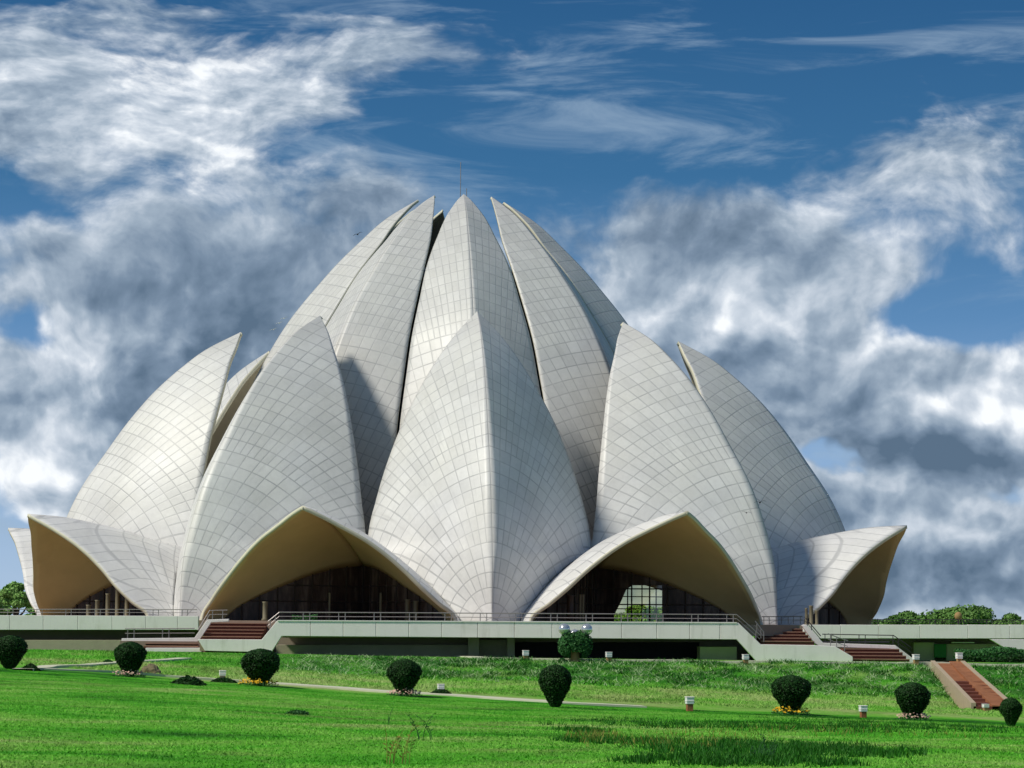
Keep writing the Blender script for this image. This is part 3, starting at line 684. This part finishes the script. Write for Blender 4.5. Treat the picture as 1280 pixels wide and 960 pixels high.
# side stair of orange brick through the bank, with white kerbs
st_ = empty('garden_stair', hit(1200, 850)); tag(st_, 'orange brick garden stair cutting down through the grass bank at right', 'stairs')
Ta, Tb = at(1166, 829.5, 117), at(1203, 829.5, 117)
Ba, Bb = at(1217, 888, 100.5), at(1268, 892, 100.5)
mb = MB()
for k in range(14):
    f0 = k / 14; f1 = (k + 1) / 14
    a0, a1, c0, c1 = Ta.lerp(Ba, f0), Tb.lerp(Bb, f0), Ta.lerp(Ba, f1), Tb.lerp(Bb, f1)
    if k < 6: continue
    z = a0.z + .05; mi = 1
    mb.prism([(a0.x, a0.y, z), (c0.x, c0.y, z), (c1.x, c1.y, z), (a1.x, a1.y, z)], (0, 0, -1.0), mi)
mb.build('brick_flight', [ORANGE, RED], st_)
Ra, Rb = Ta.lerp(Tb, .55), Ba.lerp(Bb, .46)
M0, M1 = Ta.lerp(Ba, 6 / 14), Tb.lerp(Bb, 6 / 14)
mb = MB(); mb.add([v_ + UP * k_ for k_ in (.08, -.8) for v_ in (Ta, M0, M1, Tb)], [(0, 1, 2, 3), (0, 4, 5, 1), (1, 5, 6, 2)]); mb.build('brick_ramp', ORANGE, st_)
mb = MB(); mb.add([Ra + UP * .12, Rb + UP * .30, Bb + UP * .30, Tb + UP * .12, Ra - UP * .8, Rb - UP * .8, Bb - UP * .8, Tb - UP * .8], [(0, 1, 2, 3), (0, 4, 5, 1), (3, 2, 6, 7), (1, 5, 6, 2), (0, 3, 7, 4)])
mb.build('brick_ramp', ORANGE, st_)
for a_, b_ in ((Ta, Ba), (Tb, Bb)):
    mb = MB(); w_ = Vector((.11, 0, 0)); mb.add([a_ - w_ + UP * .16, b_ - w_ + UP * .34, b_ + w_ + UP * .34, a_ + w_ + UP * .16, a_ - w_ - UP, b_ - w_ - UP, b_ + w_ - UP, a_ + w_ - UP], [(0, 1, 2, 3), (0, 4, 5, 1), (3, 2, 6, 7), (1, 5, 6, 2), (0, 3, 7, 4)])
    mb.build('kerb', mat('stair_kerb', (.42, .34, .24), .8, .1, 0, .1, 3)[0], st_)

# ------------------------------------------------------------------ foliage helpers
def leaves(centres, normals, size, mats, name, parent=None, aspect=.6, jitter=.9, cup=0):
    n = len(centres); c = np.asarray(centres); nm = np.asarray(normals) + rng.normal(0, jitter, (n, 3)); nm /= np.linalg.norm(nm, axis=1)[:, None]
    a = np.cross(nm, rng.normal(0, 1, (n, 3))); a /= np.linalg.norm(a, axis=1)[:, None]; b_ = np.cross(nm, a)
    s = (size * rng.uniform(.6, 1.3, n))[:, None]
    v = np.stack([c - a * s, c + b_ * s * aspect, c + a * s, c - b_ * s * aspect], 1).reshape(-1, 3)
    me = bpy.data.meshes.new(name); me.vertices.add(4 * n); me.vertices.foreach_set('co', v.reshape(-1))
    me.loops.add(4 * n); me.loops.foreach_set('vertex_index', np.arange(4 * n)); me.polygons.add(n); me.polygons.foreach_set('loop_start', np.arange(n) * 4)
    me.update(calc_edges=True); return link(name, me, parent, mats)
def surf_noise(v, f, a):
    return a * mnoise.fractal(Vector(v) * f, 1.0, 2.0, 4)
# ------------------------------------------------------------------ clipped bushes, wider at the top
BP = [(0.0, .02), (.18, .04), (.29, .12), (.41, .34), (.55, .60), (.74, .90), (.82, 1.15), (.83, 1.38), (.76, 1.58), (.60, 1.76), (.38, 1.88), (.16, 1.94), (0, 1.95)]
def make_bush(seed, flower):
    root = empty('clipped_bush')
    pr = np.array(BP); sx = random.uniform(0, 50)
    mb = MB(); n = 40; rows = []
    zz = np.linspace(0, 1, 34); R2 = np.interp(zz, np.linspace(0, 1, len(pr)), pr[:, 0]); Z2 = np.interp(zz, np.linspace(0, 1, len(pr)), pr[:, 1])
    vs_ = []
    for r, z in zip(R2, Z2):
        for k in range(n):
            a = 2 * math.pi * k / n; q = 1 + surf_noise((math.cos(a) * 1.2 + sx, math.sin(a) * 1.2, z * 1.4), 1.6, .11)
            vs_.append((r * q * math.cos(a) * .965, r * q * math.sin(a) * .965, z * (.985 + .02 * q)))
    fs = [(i * n + k, i * n + (k + 1) % n, (i + 1) * n + (k + 1) % n, (i + 1) * n + k) for i in range(len(R2) - 1) for k in range(n)]
    mb.add(vs_, fs); mb.build('core', BUSHC, root, True)
    N = 8000; tt = rng.uniform(0, 1, N) ** .8; r = np.interp(tt, np.linspace(0, 1, len(pr)), pr[:, 0]); z = np.interp(tt, np.linspace(0, 1, len(pr)), pr[:, 1]); a = rng.uniform(0, 2 * np.pi, N)
    q = np.array([1 + surf_noise((math.cos(x) * 1.2 + sx, math.sin(x) * 1.2, y * 1.4), 1.6, .11) for x, y in zip(a, z)]) * rng.uniform(.93, 1.035, N)
    nz = np.interp(z, [0, .9, 1.3, 1.95], [-.5, -.2, .25, 1.0])
    leaves(np.stack([r * q * np.cos(a), r * q * np.sin(a), z + rng.uniform(-.02, .02, N)], -1), np.stack([np.cos(a), np.sin(a), nz], -1), .045, [BUSHL], 'foliage', root, .6, .55)
    mb = MB(); mb.tube([(0, 0, -.15), (.02, 0, .3)], .09, 8); mb.build('trunk', BARK, root)
    if flower:
        fm, side = flower
        N = 150; a = rng.uniform(0, 2 * np.pi, N); rr = rng.uniform(.25, .85, N)
        c = np.stack([np.cos(a) * rr + side * .25, np.sin(a) * rr - .1, .12 + .42 * rng.uniform(0, 1, N) ** .7 * (1.15 - rr)], -1)
        leaves(c, np.tile([0, -.8, 1], (N, 1)), .055, [fm], 'flowers', root, .9, .5)
        N = 500; a = rng.uniform(0, 2 * np.pi, N); rr = rng.uniform(.1, .9, N)
        leaves(np.stack([np.cos(a) * rr + side * .25, np.sin(a) * rr - .1, .40 * rng.uniform(0, 1, N) * (1.1 - rr)], -1), np.tile([0, 0, 1], (N, 1)), .05, [IVY], 'flower_leaves', root, .5, 1)
    return root
bushes = [(12, 836, 42, 795, 'darkest rounded clipped bush at the left edge of the lawn', None),
          (162, 846, 40, 803, 'clipped bush in front of the left stair landing, beside a low rock', (PINK, -.1)),
          (325, 857, 49, 812, 'broad mushroom-shaped clipped bush in front of the left staircase wall', (YEL, -.2)),
          (505, 870, 42, 825, 'clipped bush with bare patch and pale flowers at its foot, below the long planter wall', (PINK, .1)),
          (694, 884, 41, 832, 'tall egg-shaped clipped bush on the lawn below the two-globe climber post', None),
          (989, 893, 49, 845, 'broad clipped bush with yellow flowers around its foot below the grass bank', (YEL, -.2)),
          (1141, 900, 44, 854, 'clipped bush left of the orange brick garden stair', (PINK, -.2)),
          (1264, 908, 27, 873, 'small narrow clipped bush at the foot of the brick stair, right edge', None)]
for px, py, wpx, top, lab, fl_ in bushes:
    p = hit(px, py); d = (p - EYE).dot(FW); root = make_bush(px, fl_)
    sc = wpx * d / CF / 1.66; sz = (py - top) * d / CF / 1.95
    root.location = (p.x, p.y, p.z); root.scale = (sc, sc * random.uniform(.9, 1.05), sz); root.rotation_euler.z = random.uniform(-.3, .3)
    for c in root.children: c.matrix_parent_inverse = Matrix.Identity(4)
    tag(root, lab, 'bush', 'clipped bushes in a row across the lawn')

# low mounded plants
def mound(px, py, wpx, hpx, lab):
    p = hit(px, py); d = (p - EYE).dot(FW); w_, h_ = wpx * d / CF / 2, hpx * d / CF
    N = 1400; a = rng.uniform(0, 2 * np.pi, N); r = np.sqrt(rng.uniform(0, 1, N)); z = (1 - r ** 1.6) * h_ * rng.uniform(.6, 1.05, N)
    o_ = leaves(np.stack([np.cos(a) * r * w_, np.sin(a) * r * w_ * .7, z], -1), np.stack([np.cos(a) * .6, np.sin(a) * .6, np.ones(N)], -1), .07, [BUSHL if hpx > 5 else IVY], 'ground_shrub', None, .5, .6)
    o_.location = p; tag(o_, lab, 'shrub')
mound(38, 838, 24, 8, 'small dark mounded shrub just right of the leftmost bush')
mound(235, 856, 46, 11, 'wide dark mounded shrub between the second and third clipped bushes')
mound(279, 853, 34, 6, 'dark low shrub around the foot of the white lamp left of the broad bush')
mound(551, 868, 28, 7, 'dark low shrub around the lamp foot right of the bush with pale flowers')
mound(135, 829, 14, 4, 'tiny shrub on the lawn left of the second clipped bush')
mound(657, 826, 13, 5, 'small leafy plant at the foot of the lamp left of the climber post')
mound(703, 828, 14, 5, 'pale green low plant at the foot of the climber-covered post')
mound(761, 828, 10, 4, 'small leafy plant at the foot of the lamp right of the climber post')
mound(930, 831, 12, 4, 'small leafy plant at the foot of the lamp by the right stair wall')
def rock(px, py, wpx, hpx, lab):
    p = hit(px, py); d = (p - EYE).dot(FW); w_, h_ = wpx * d / CF / 2, hpx * d / CF
    bm = bmesh.new(); bmesh.ops.create_icosphere(bm, subdivisions=4, radius=1)
    for v in bm.verts:
        k = 1 + surf_noise(v.co + Vector((px, 0, 0)), 1.4, .25); v.co = Vector((v.co.x * w_ * k, v.co.y * w_ * .7 * k, max(v.co.z, -.2) * h_ * k))
    me = bpy.data.meshes.new('rock'); bm.to_mesh(me); bm.free(); o_ = link('rock', me, None, [ROCK]); o_.location = p; tag(o_, lab, 'rock')
rock(188, 842, 26, 11, 'rough brown boulder beside the second clipped bush'); rock(248, 815, 9, 6, 'small stone at the left end of the stair landing wall')

# ------------------------------------------------------------------ garden lamps
def lamp(px, py, wpx, hpx, lab, brick):
    p = hit(px, py) if py > 832 else None
    if p is None:
        p = hit(px, py)
    d = (p - EYE).dot(FW); u = d / CF; w_ = wpx * u / 2 * .88; h_ = hpx * u
    root = empty('garden_lamp', p); tag(root, lab, 'garden lamp', 'low white-topped lamps on the lawn')
    c = Vector(p)
    def rb(mb, half, z0, z1): mb.obox(c, (1, .15, 0), (-.15, 1, 0), half, half, c.z + z0, c.z + z1)
    mb = MB(); rb(mb, w_ * .72, -.1, h_ * .50); b_ = mb.build('base', brick, root)
    mb = MB(); rb(mb, w_ * .90, h_ * .5, h_ * .94); q = mb.build('lamp_glass', LAMPW, root)
    mb = MB(); rb(mb, w_, h_ * .94, h_); rb(mb, w_ * .97, h_ * .68, h_ * .73); k = mb.build('lamp_cap', WHITE, root)
    for o_ in (b_, q, k):
        bv = o_.modifiers.new('bevel', 'BEVEL'); bv.width = .012; bv.segments = 2
lamp(83, 807, 7, 10, 'white-topped lamp in front of the left podium wing', TERRA)
lamp(278, 851, 10, 13, 'white-topped lamp set in a dark shrub left of the broad bush', DARKWALL)
lamp(445, 819, 8, 10, 'white-topped lamp in front of the long planter wall', OLIVE)
lamp(551, 868, 10, 13, 'pale lamp set in a dark shrub right of the bush with pale flowers', DARKWALL)
lamp(657, 826, 9, 13, 'white-topped lamp left of the climber-covered globe post', TERRA)
lamp(761, 828, 9, 13, 'white-topped lamp right of the climber-covered globe post', TERRA)
lamp(932, 831, 9, 13, 'white-topped lamp in front of the right stair wall corner', TERRA)
lamp(862, 889, 12, 18, 'white-topped lamp on an orange brick base alone on the open lawn', ORANGE)
lamp(1079, 897, 11, 15, 'white-topped lamp on a brick base between the two right-hand bushes', ORANGE)
lamp(1145, 831, 9, 13, 'white-topped lamp at the foot of the right lower stair', TERRA)
lamp(1199, 831, 9, 15, 'white-topped lamp at the top of the brick garden stair', TERRA)
lamp(1232, 889, 9, 9, 'white lamp at the bottom step of the brick garden stair', TERRA)

# post hidden in a climber with mirrored globes
p = hit(719, 827); root = empty('globe_lamp_post', p); tag(root, 'globe lamp post wrapped in a green climber in front of the parapet', 'lamp post')
d = (p - EYE).dot(FW); u = d / CF
mb = MB(); mb.lathe(p, [(6.5 * u, -.1), (6.0 * u, .05), (5.0 * u, 12 * u), (5.5 * u, 14 * u)], 16); mb.build('pedestal', TERRA, root, True)
mb = MB(); mb.tube([p + UP * 10 * u, p + UP * 30 * u], 1.2 * u, 8)
for sx in (-14, 14): mb.tube([p + UP * 26 * u, p + UP * 29 * u + Vector((sx * .6 * u, 0, 0)), p + UP * 34 * u + Vector((sx * u, 0, 0))], .8 * u, 8)
mb.build('pole', DSTEEL, root)
for sx, sy in ((-14, -1), (14, -1), (0, 5)):
    c = p + Vector((sx * u, sy * 3 * u, (40 if sx else 33) * u)); mb = MB()
    mb.lathe(c, [(7.3 * u * math.sin(a), -7.3 * u * math.cos(a)) for a in np.linspace(.03, math.pi - .03, 18)], 28); g = mb.build('globe', CHROME, root, True)
    mb = MB(); mb.lathe(c, [(2.5 * u, -8.3 * u), (3.2 * u, -7.2 * u), (2.6 * u, -6.2 * u)], 12); mb.build('globe_holder', DSTEEL, g)
N = 5200; v = rng.normal(0, 1, (N, 3)); v /= np.linalg.norm(v, axis=1)[:, None]; rr = rng.uniform(.72, 1.06, N)[:, None]
C = np.array([p.x, p.y, p.z + 20.5 * u]); q = v * rr; q = np.sign(q) * np.abs(q) ** .82
cc = C + q * np.array([21 * u, 16 * u, 17 * u]); keep = ~((cc[:, 2] < p.z + 12 * u) & (np.abs(cc[:, 0] - p.x) < 8 * u) & (cc[:, 1] < p.y)) & (rng.uniform(0, 1, N) < .95)
cc[:, 2] += .07 * np.sin(cc[:, 0] * 9) * (cc[:, 2] > C[2])
leaves(cc[keep], (v + np.array([0, 0, -.1]))[keep], .062, [IVY], 'climber', root, .55, .6)
# low hedge in front of the far right wing, leafy plant seen over the front parapet
def hedge(x0, x1, y0, y1, d, dep, lab, m=IVY, n=6000, s=.09):
    a_, b_ = at(x0, y1, d), at(x1, y0, d); N = n
    c = np.stack([rng.uniform(a_.x, b_.x, N), a_.y + rng.uniform(0, dep, N), rng.uniform(a_.z, b_.z, N)], -1)
    c[:, 2] += .12 * np.sin(c[:, 0] * 1.7) * (c[:, 2] > (a_.z + b_.z) / 2)
    o_ = leaves(c, np.tile([0, -.5, .8], (N, 1)), s, [m], 'hedge', None, .6, .8); tag(o_, lab, 'hedge')
hedge(1205, 1330, 822, 829, 134, 2.0, 'long low clipped hedge right of the garden stair top', BUSHL)
hedge(1205, 1330, 812, 823, 138, 3.0, 'sunlit green shrubs under the right ramp parapet', IVY)
hedge(365, 396, 767, 776, 121.5, .5, 'small green plant box behind the railing of the front parapet', IVY, 700, .06)

# lamp globe on the far right parapet
p = at(1198, 780.5, 147.6); root = empty('parapet_lamp', p); tag(root, 'brown globe lamp standing on the right wing parapet', 'lamp')
mb = MB(); mb.tube([p, p + UP * .3], .06, 8); mb.build('stem', DSTEEL, root)
mb = MB(); mb.lathe(p + UP * .55, [(.26 * math.sin(a), -.28 * math.cos(a)) for a in np.linspace(.05, math.pi - .05, 12)], 18); mb.build('globe', TERRA, root, True)

# ------------------------------------------------------------------ trees on the horizon
def tree(px, d, top, wpx, lab, m, seed, base=None, flat=.5, grp='trees behind the temple'):
    rg = np.random.default_rng(seed); c = at(px, 781, d); gz_ = float(ground_z(c.x, c.y)); T = at(px, top, d); H = (T.z - gz_) * 1.20; W = wpx * d / CF / 2
    root = empty('tree', (c.x, c.y, gz_)); tag(root, lab, 'tree', grp)
    mb = MB(); hub = Vector((c.x, c.y, gz_)); ch = H * .38
    mb.tube([hub - UP * .3, hub + UP * ch * .5 + Vector((.15, 0, 0)), hub + UP * ch], .3, 8, rs=[.34, .26, .2])
    lobes = []
    for k in range(11):
        a = rg.uniform(0, 2 * math.pi); r = W * .62 * math.sqrt(rg.uniform(.02, 1)); 
        zz_ = gz_ + H * (.80 - .42 * (r / W) ** 1.2 - rg.uniform(0, .22)); rad_ = W * rg.uniform(.26, .42)
        q = Vector((c.x + r * math.cos(a), c.y + r * math.sin(a), zz_)); lobes.append((q, rad_))
        mb.tube([hub + UP * ch * rg.uniform(.6, 1), hub.lerp(q, .5) + UP * H * .12, q], .1, 6, rs=[.16, .1, .04])
    mb.build('trunk', BARK, root, True)
    C_, N_ = [], []
    for q, r in lobes:
        n = 1500; v = rg.normal(0, 1, (n, 3)); v /= np.linalg.norm(v, axis=1)[:, None]; rr = rg.uniform(.45, 1.08, n)[:, None] * (1 + .18 * np.sin(v[:, :1] * 5 + q.x) * np.cos(v[:, 1:2] * 6))
        pp = v * rr * r * np.array([1, 1, flat]); pp = pp + np.array(q); C_.append(pp); N_.append(v)
    C_ = np.concatenate(C_); C_[:, 2] = np.minimum(C_[:, 2], gz_ + H * rg.uniform(.93, 1.03, len(C_))); N_ = np.concatenate(N_)
    leaves(C_, N_ + [0, 0, .4], .17 * d / 200, [m], 'crown', root, .6, .7)
tree(1210, 255, 752, 120, 'wide flat-topped green tree on the right horizon beyond the wing', TREEL, 1)
tree(1120, 262, 766, 60, 'low tree just right of the rightmost entrance leaf', TREEL, 2)
tree(1162, 270, 762, 60, 'low tree in the gap left of the wide flat-topped tree', TREEL, 3)
tree(1098, 268, 769, 36, 'smallest tree, tight against the rightmost entrance leaf', TREEL, 8)
tree(1140, 290, 766, 60, 'hazy low tree behind the gap in the right tree line', TREEL, 9)
tree(1262, 275, 762, 60, 'tree filling the line right of the wide flat-topped tree', TREEL, 10)
tree(1285, 262, 764, 70, 'low tree at the right edge of the horizon', TREEL, 4)
tree(20, 240, 716, 62, 'pale green rounded tree at the left edge beyond the temple', TREEP, 5)
tree(-15, 225, 744, 60, 'lower pale tree cut by the left edge', TREEP, 6)
tree(48, 250, 746, 50, 'lower pale tree partly behind the leftmost entrance leaf', TREEP, 7)
for k, (px, tp) in enumerate([(770, 760), (800, 752), (835, 757), (870, 750), (740, 756), (900, 759)]):
    tree(px, 300 + 5 * k, tp, 55, 'tree seen through the temple window beyond the far entrance', TREEP, 20 + k)

# ------------------------------------------------------------------ birds
def bird(px, py, d, span, lab, m, tilt=.3, grp=None):
    c = at(px, py, d); root = MB()
    s = span / 2; q = Vector((math.cos(tilt), 0, math.sin(tilt))); f = Vector((.1, 1, 0)).normalized()
    root.tube([c - f * s * .45, c - f * s * .2, c + f * s * .2, c + f * s * .5], .1, 8, rs=[.02 * span, .07 * span, .06 * span, .015 * span])
    for sg in (-1, 1):
        a = c + q * sg * s * .5 + UP * s * .22; b_ = c + q * sg * s + UP * s * .02
        for (p0, p1, w0, w1) in ((c, a, .2, .16), (a, b_, .16, .03)):
            root.prism([p0 - f * s * w0, p1 - f * s * w1, p1 + f * s * w1, p0 + f * s * w0], (0, 0, .015 * span))
    o_ = root.build('bird', m); tag(o_, lab, 'bird', grp)
bird(950, 628, 130, .75, 'dark bird flying in front of the right petal, the upper of two', BIRD, .15)
bird(933, 641, 130, .6, 'dark bird flying in front of the right petal, the lower of two', BIRD, -.1)
bird(447, 293, 150, .7, 'dark bird in the sky left of the upper petals', BIRD, .4)
for x_, y_, l_ in [(342, 412, 'lowest'), (349, 404, 'middle'), (355, 398, 'topmost')]: bird(x_, y_, 150, .55, l_ + ' of three white birds beside the upper left petals', BIRDW, .3)

# ------------------------------------------------------------------ grass
def blades(name, P, h, wd, mats, lean=.5, lab=None):
    n = len(P); z = ground_z(P[:, 0], P[:, 1]); base = np.concatenate([P, z[:, None] - .01], 1)
    a = rng.uniform(0, 2 * np.pi, n); side = np.stack([np.cos(a), np.sin(a) * .6, np.zeros(n)], -1) * wd
    hh = h * rng.uniform(.5, 1.3, n) if np.isscalar(h) else h * rng.uniform(.7, 1.2, n)
    tip = base + np.stack([rng.normal(0, lean, n) * hh, rng.normal(0, lean, n) * hh, hh], -1)
    v = np.stack([base - side, base + side, tip], 1).reshape(-1, 3)
    me = bpy.data.meshes.new(name); me.vertices.add(3 * n); me.vertices.foreach_set('co', v.reshape(-1))
    me.loops.add(3 * n); me.loops.foreach_set('vertex_index', np.arange(3 * n)); me.polygons.add(n); me.polygons.foreach_set('loop_start', np.arange(n) * 3); me.update(calc_edges=True)
    return tag(link(name, me, None, mats), lab, 'grass', kind='stuff')
def scatter(n, d0, d1, pw=1.0):
    d = d0 + (d1 - d0) * rng.uniform(0, 1, n) ** pw; px = rng.uniform(-60, 1340, n)
    return np.stack([(px - 573) / 2778 * d, d - CD], -1)
blades('grass', scatter(420000, 22, 90, .9), .030, .013, [BLADE], .7, 'short mown green grass covering the sloping lawn')
P = scatter(26000, 104, 116.2, .8); cl = np.array([mnoise.noise(Vector((a * .9, b_ * 1.3, 5))) + .5 * mnoise.noise(Vector((a * 3.1, b_ * 3.1, 1))) for a, b_ in P]); P = P[(cl > .12) & (P[:, 0] > -6 - 3 * rng.uniform(0, 1, len(P)))]
blades('straw_tufts', P, .20, .028, [STRAW], 1.3, 'pale dry tufts standing on the rough grass bank')
P = scatter(40000, 104, 116.2, .8); cl = np.array([mnoise.noise(Vector((a * .5, b_ * .9, 15))) for a, b_ in P]); P = P[(cl > .1) & (P[:, 0] > -4)]
blades('bank_tufts', P, .22, .03, [TALL], .7, 'dark green tufts on the rough grass bank')
P = scatter(90000, 97, 117); blades('grass', P, .10, .02, [BLADE], .8, 'rough grass on the bank below the podium')
# long dark grass patches, right foreground
def patch(px, py, rx, ry, n):
    aa = rng.uniform(0, 2 * np.pi, n); q = np.stack([np.cos(aa), np.sin(aa)], -1) * (1.35 * rng.uniform(0, 1, n) ** .72)[:, None]; out = []
    for a_, b_ in q:
        k_ = 1 + .35 * mnoise.noise(Vector((a_ * 4 + px, b_ * 3, 0)))
        out.append((px + a_ * rx * k_, min(py + b_ * ry * k_, 975)))
    pts = []
    # map pixels to ground with the mean plane of the patch (fast): interpolate depth from a small table
    tab = [(yy, hit(px, yy)) for yy in np.linspace(max(py - 2.0 * ry, 880), min(py + 2.0 * ry, 975), 9)]
    ty = [t_[0] for t_ in tab]; td = [t_[1].y + CD for t_ in tab]
    for x_, y_ in out:
        d = float(np.interp(y_, ty, td)); pts.append(((x_ - 573) / 2778 * d, d - CD))
    pts = np.array(pts)
    nz_ = np.array([mnoise.noise(Vector((a * 1.1, b_ * .5, 3))) + .6 * mnoise.noise(Vector((a * 3.5, b_ * 1.8, 8))) for a, b_ in pts])
    return pts[nz_ + rng.normal(0, .12, len(pts)) > -.12]
TP = np.concatenate([patch(930, 936, 110, 7, 26000), patch(1040, 940, 90, 6, 15000), patch(860, 906, 130, 4, 12000), patch(1050, 908, 120, 5, 14000), patch(1200, 909, 110, 5, 11000), patch(960, 952, 130, 5, 16000), patch(770, 927, 60, 3, 4500), patch(740, 914, 40, 2.5, 2500), patch(850, 950, 60, 3, 4000), patch(1010, 898, 60, 2, 3000)])
blades('tall_grass', TP[::3], .085, .013, [TALL], .35, 'long dark green grass clumps in the right foreground')
DP = np.concatenate([patch(750, 922, 30, 6, 900), patch(830, 930, 90, 8, 1300), patch(900, 915, 110, 6, 700), patch(1060, 915, 140, 6, 700)])
blades('dry_grass', DP[::2], .11, .008, [DRY], .3, 'thin straw-coloured stalks among the long grass')
# weeds
def weed(px, py, hpx, lab, m, n=7, sp_=.2, lean=.12):
    p = hit(px, py); d = (p - EYE).dot(FW); h = hpx * d / CF; mb = MB()
    for k in range(n):
        b_ = p + Vector((random.uniform(-sp_, sp_) * .5, random.uniform(-.1, .1), -.02)); hh = h * random.uniform(.45, 1)
        l = Vector((random.uniform(-1, 1) * lean, random.uniform(-.3, .3) * lean, 0)) * hh * 2
        pts = [b_, b_ + UP * hh * .4 + l * .15, b_ + UP * hh * .75 + l * .5, b_ + UP * hh + l]
        mb.tube(pts, .01, 4, rs=[.006, .005, .004, .002])
        for j in range(5):
            q = pts[1].lerp(pts[3], j / 5); a = random.uniform(0, 6.28); dv = Vector((math.cos(a), math.sin(a) * .5, .5)) * h * .09
            mb.add([q, q + dv * .5 + UP * .012, q + dv, q + dv * .5 - UP * .012], [(0, 1, 2, 3)])
    o_ = mb.build('weed', m); tag(o_, lab, 'plant')
weed(500, 955, 60, 'tall pale yellow-green weed stalks standing in the middle foreground', DRY, 10, .35, .2)
weed(540, 925, 45, 'thin leaning dark weed below the bush with pale flowers', IVY, 5, .4, .35)
weed(483, 905, 24, 'single thin weed stalk left of the leaning weed', IVY, 2, .1)
weed(952, 950, 38, 'light green feathery weed in the right foreground grass', IVY, 12, .35, .2)
weed(267, 967, 14, 'small dark weed tuft at the bottom edge, left of centre', BUSHL, 9, .35, .3)
weed(5, 964, 9, 'tiny dark weed tuft in the bottom left corner', BUSHL, 6, .2, .3)
mound(372, 893, 26, 2.5, 'flat dark weed patch on the open lawn below the broad bush')
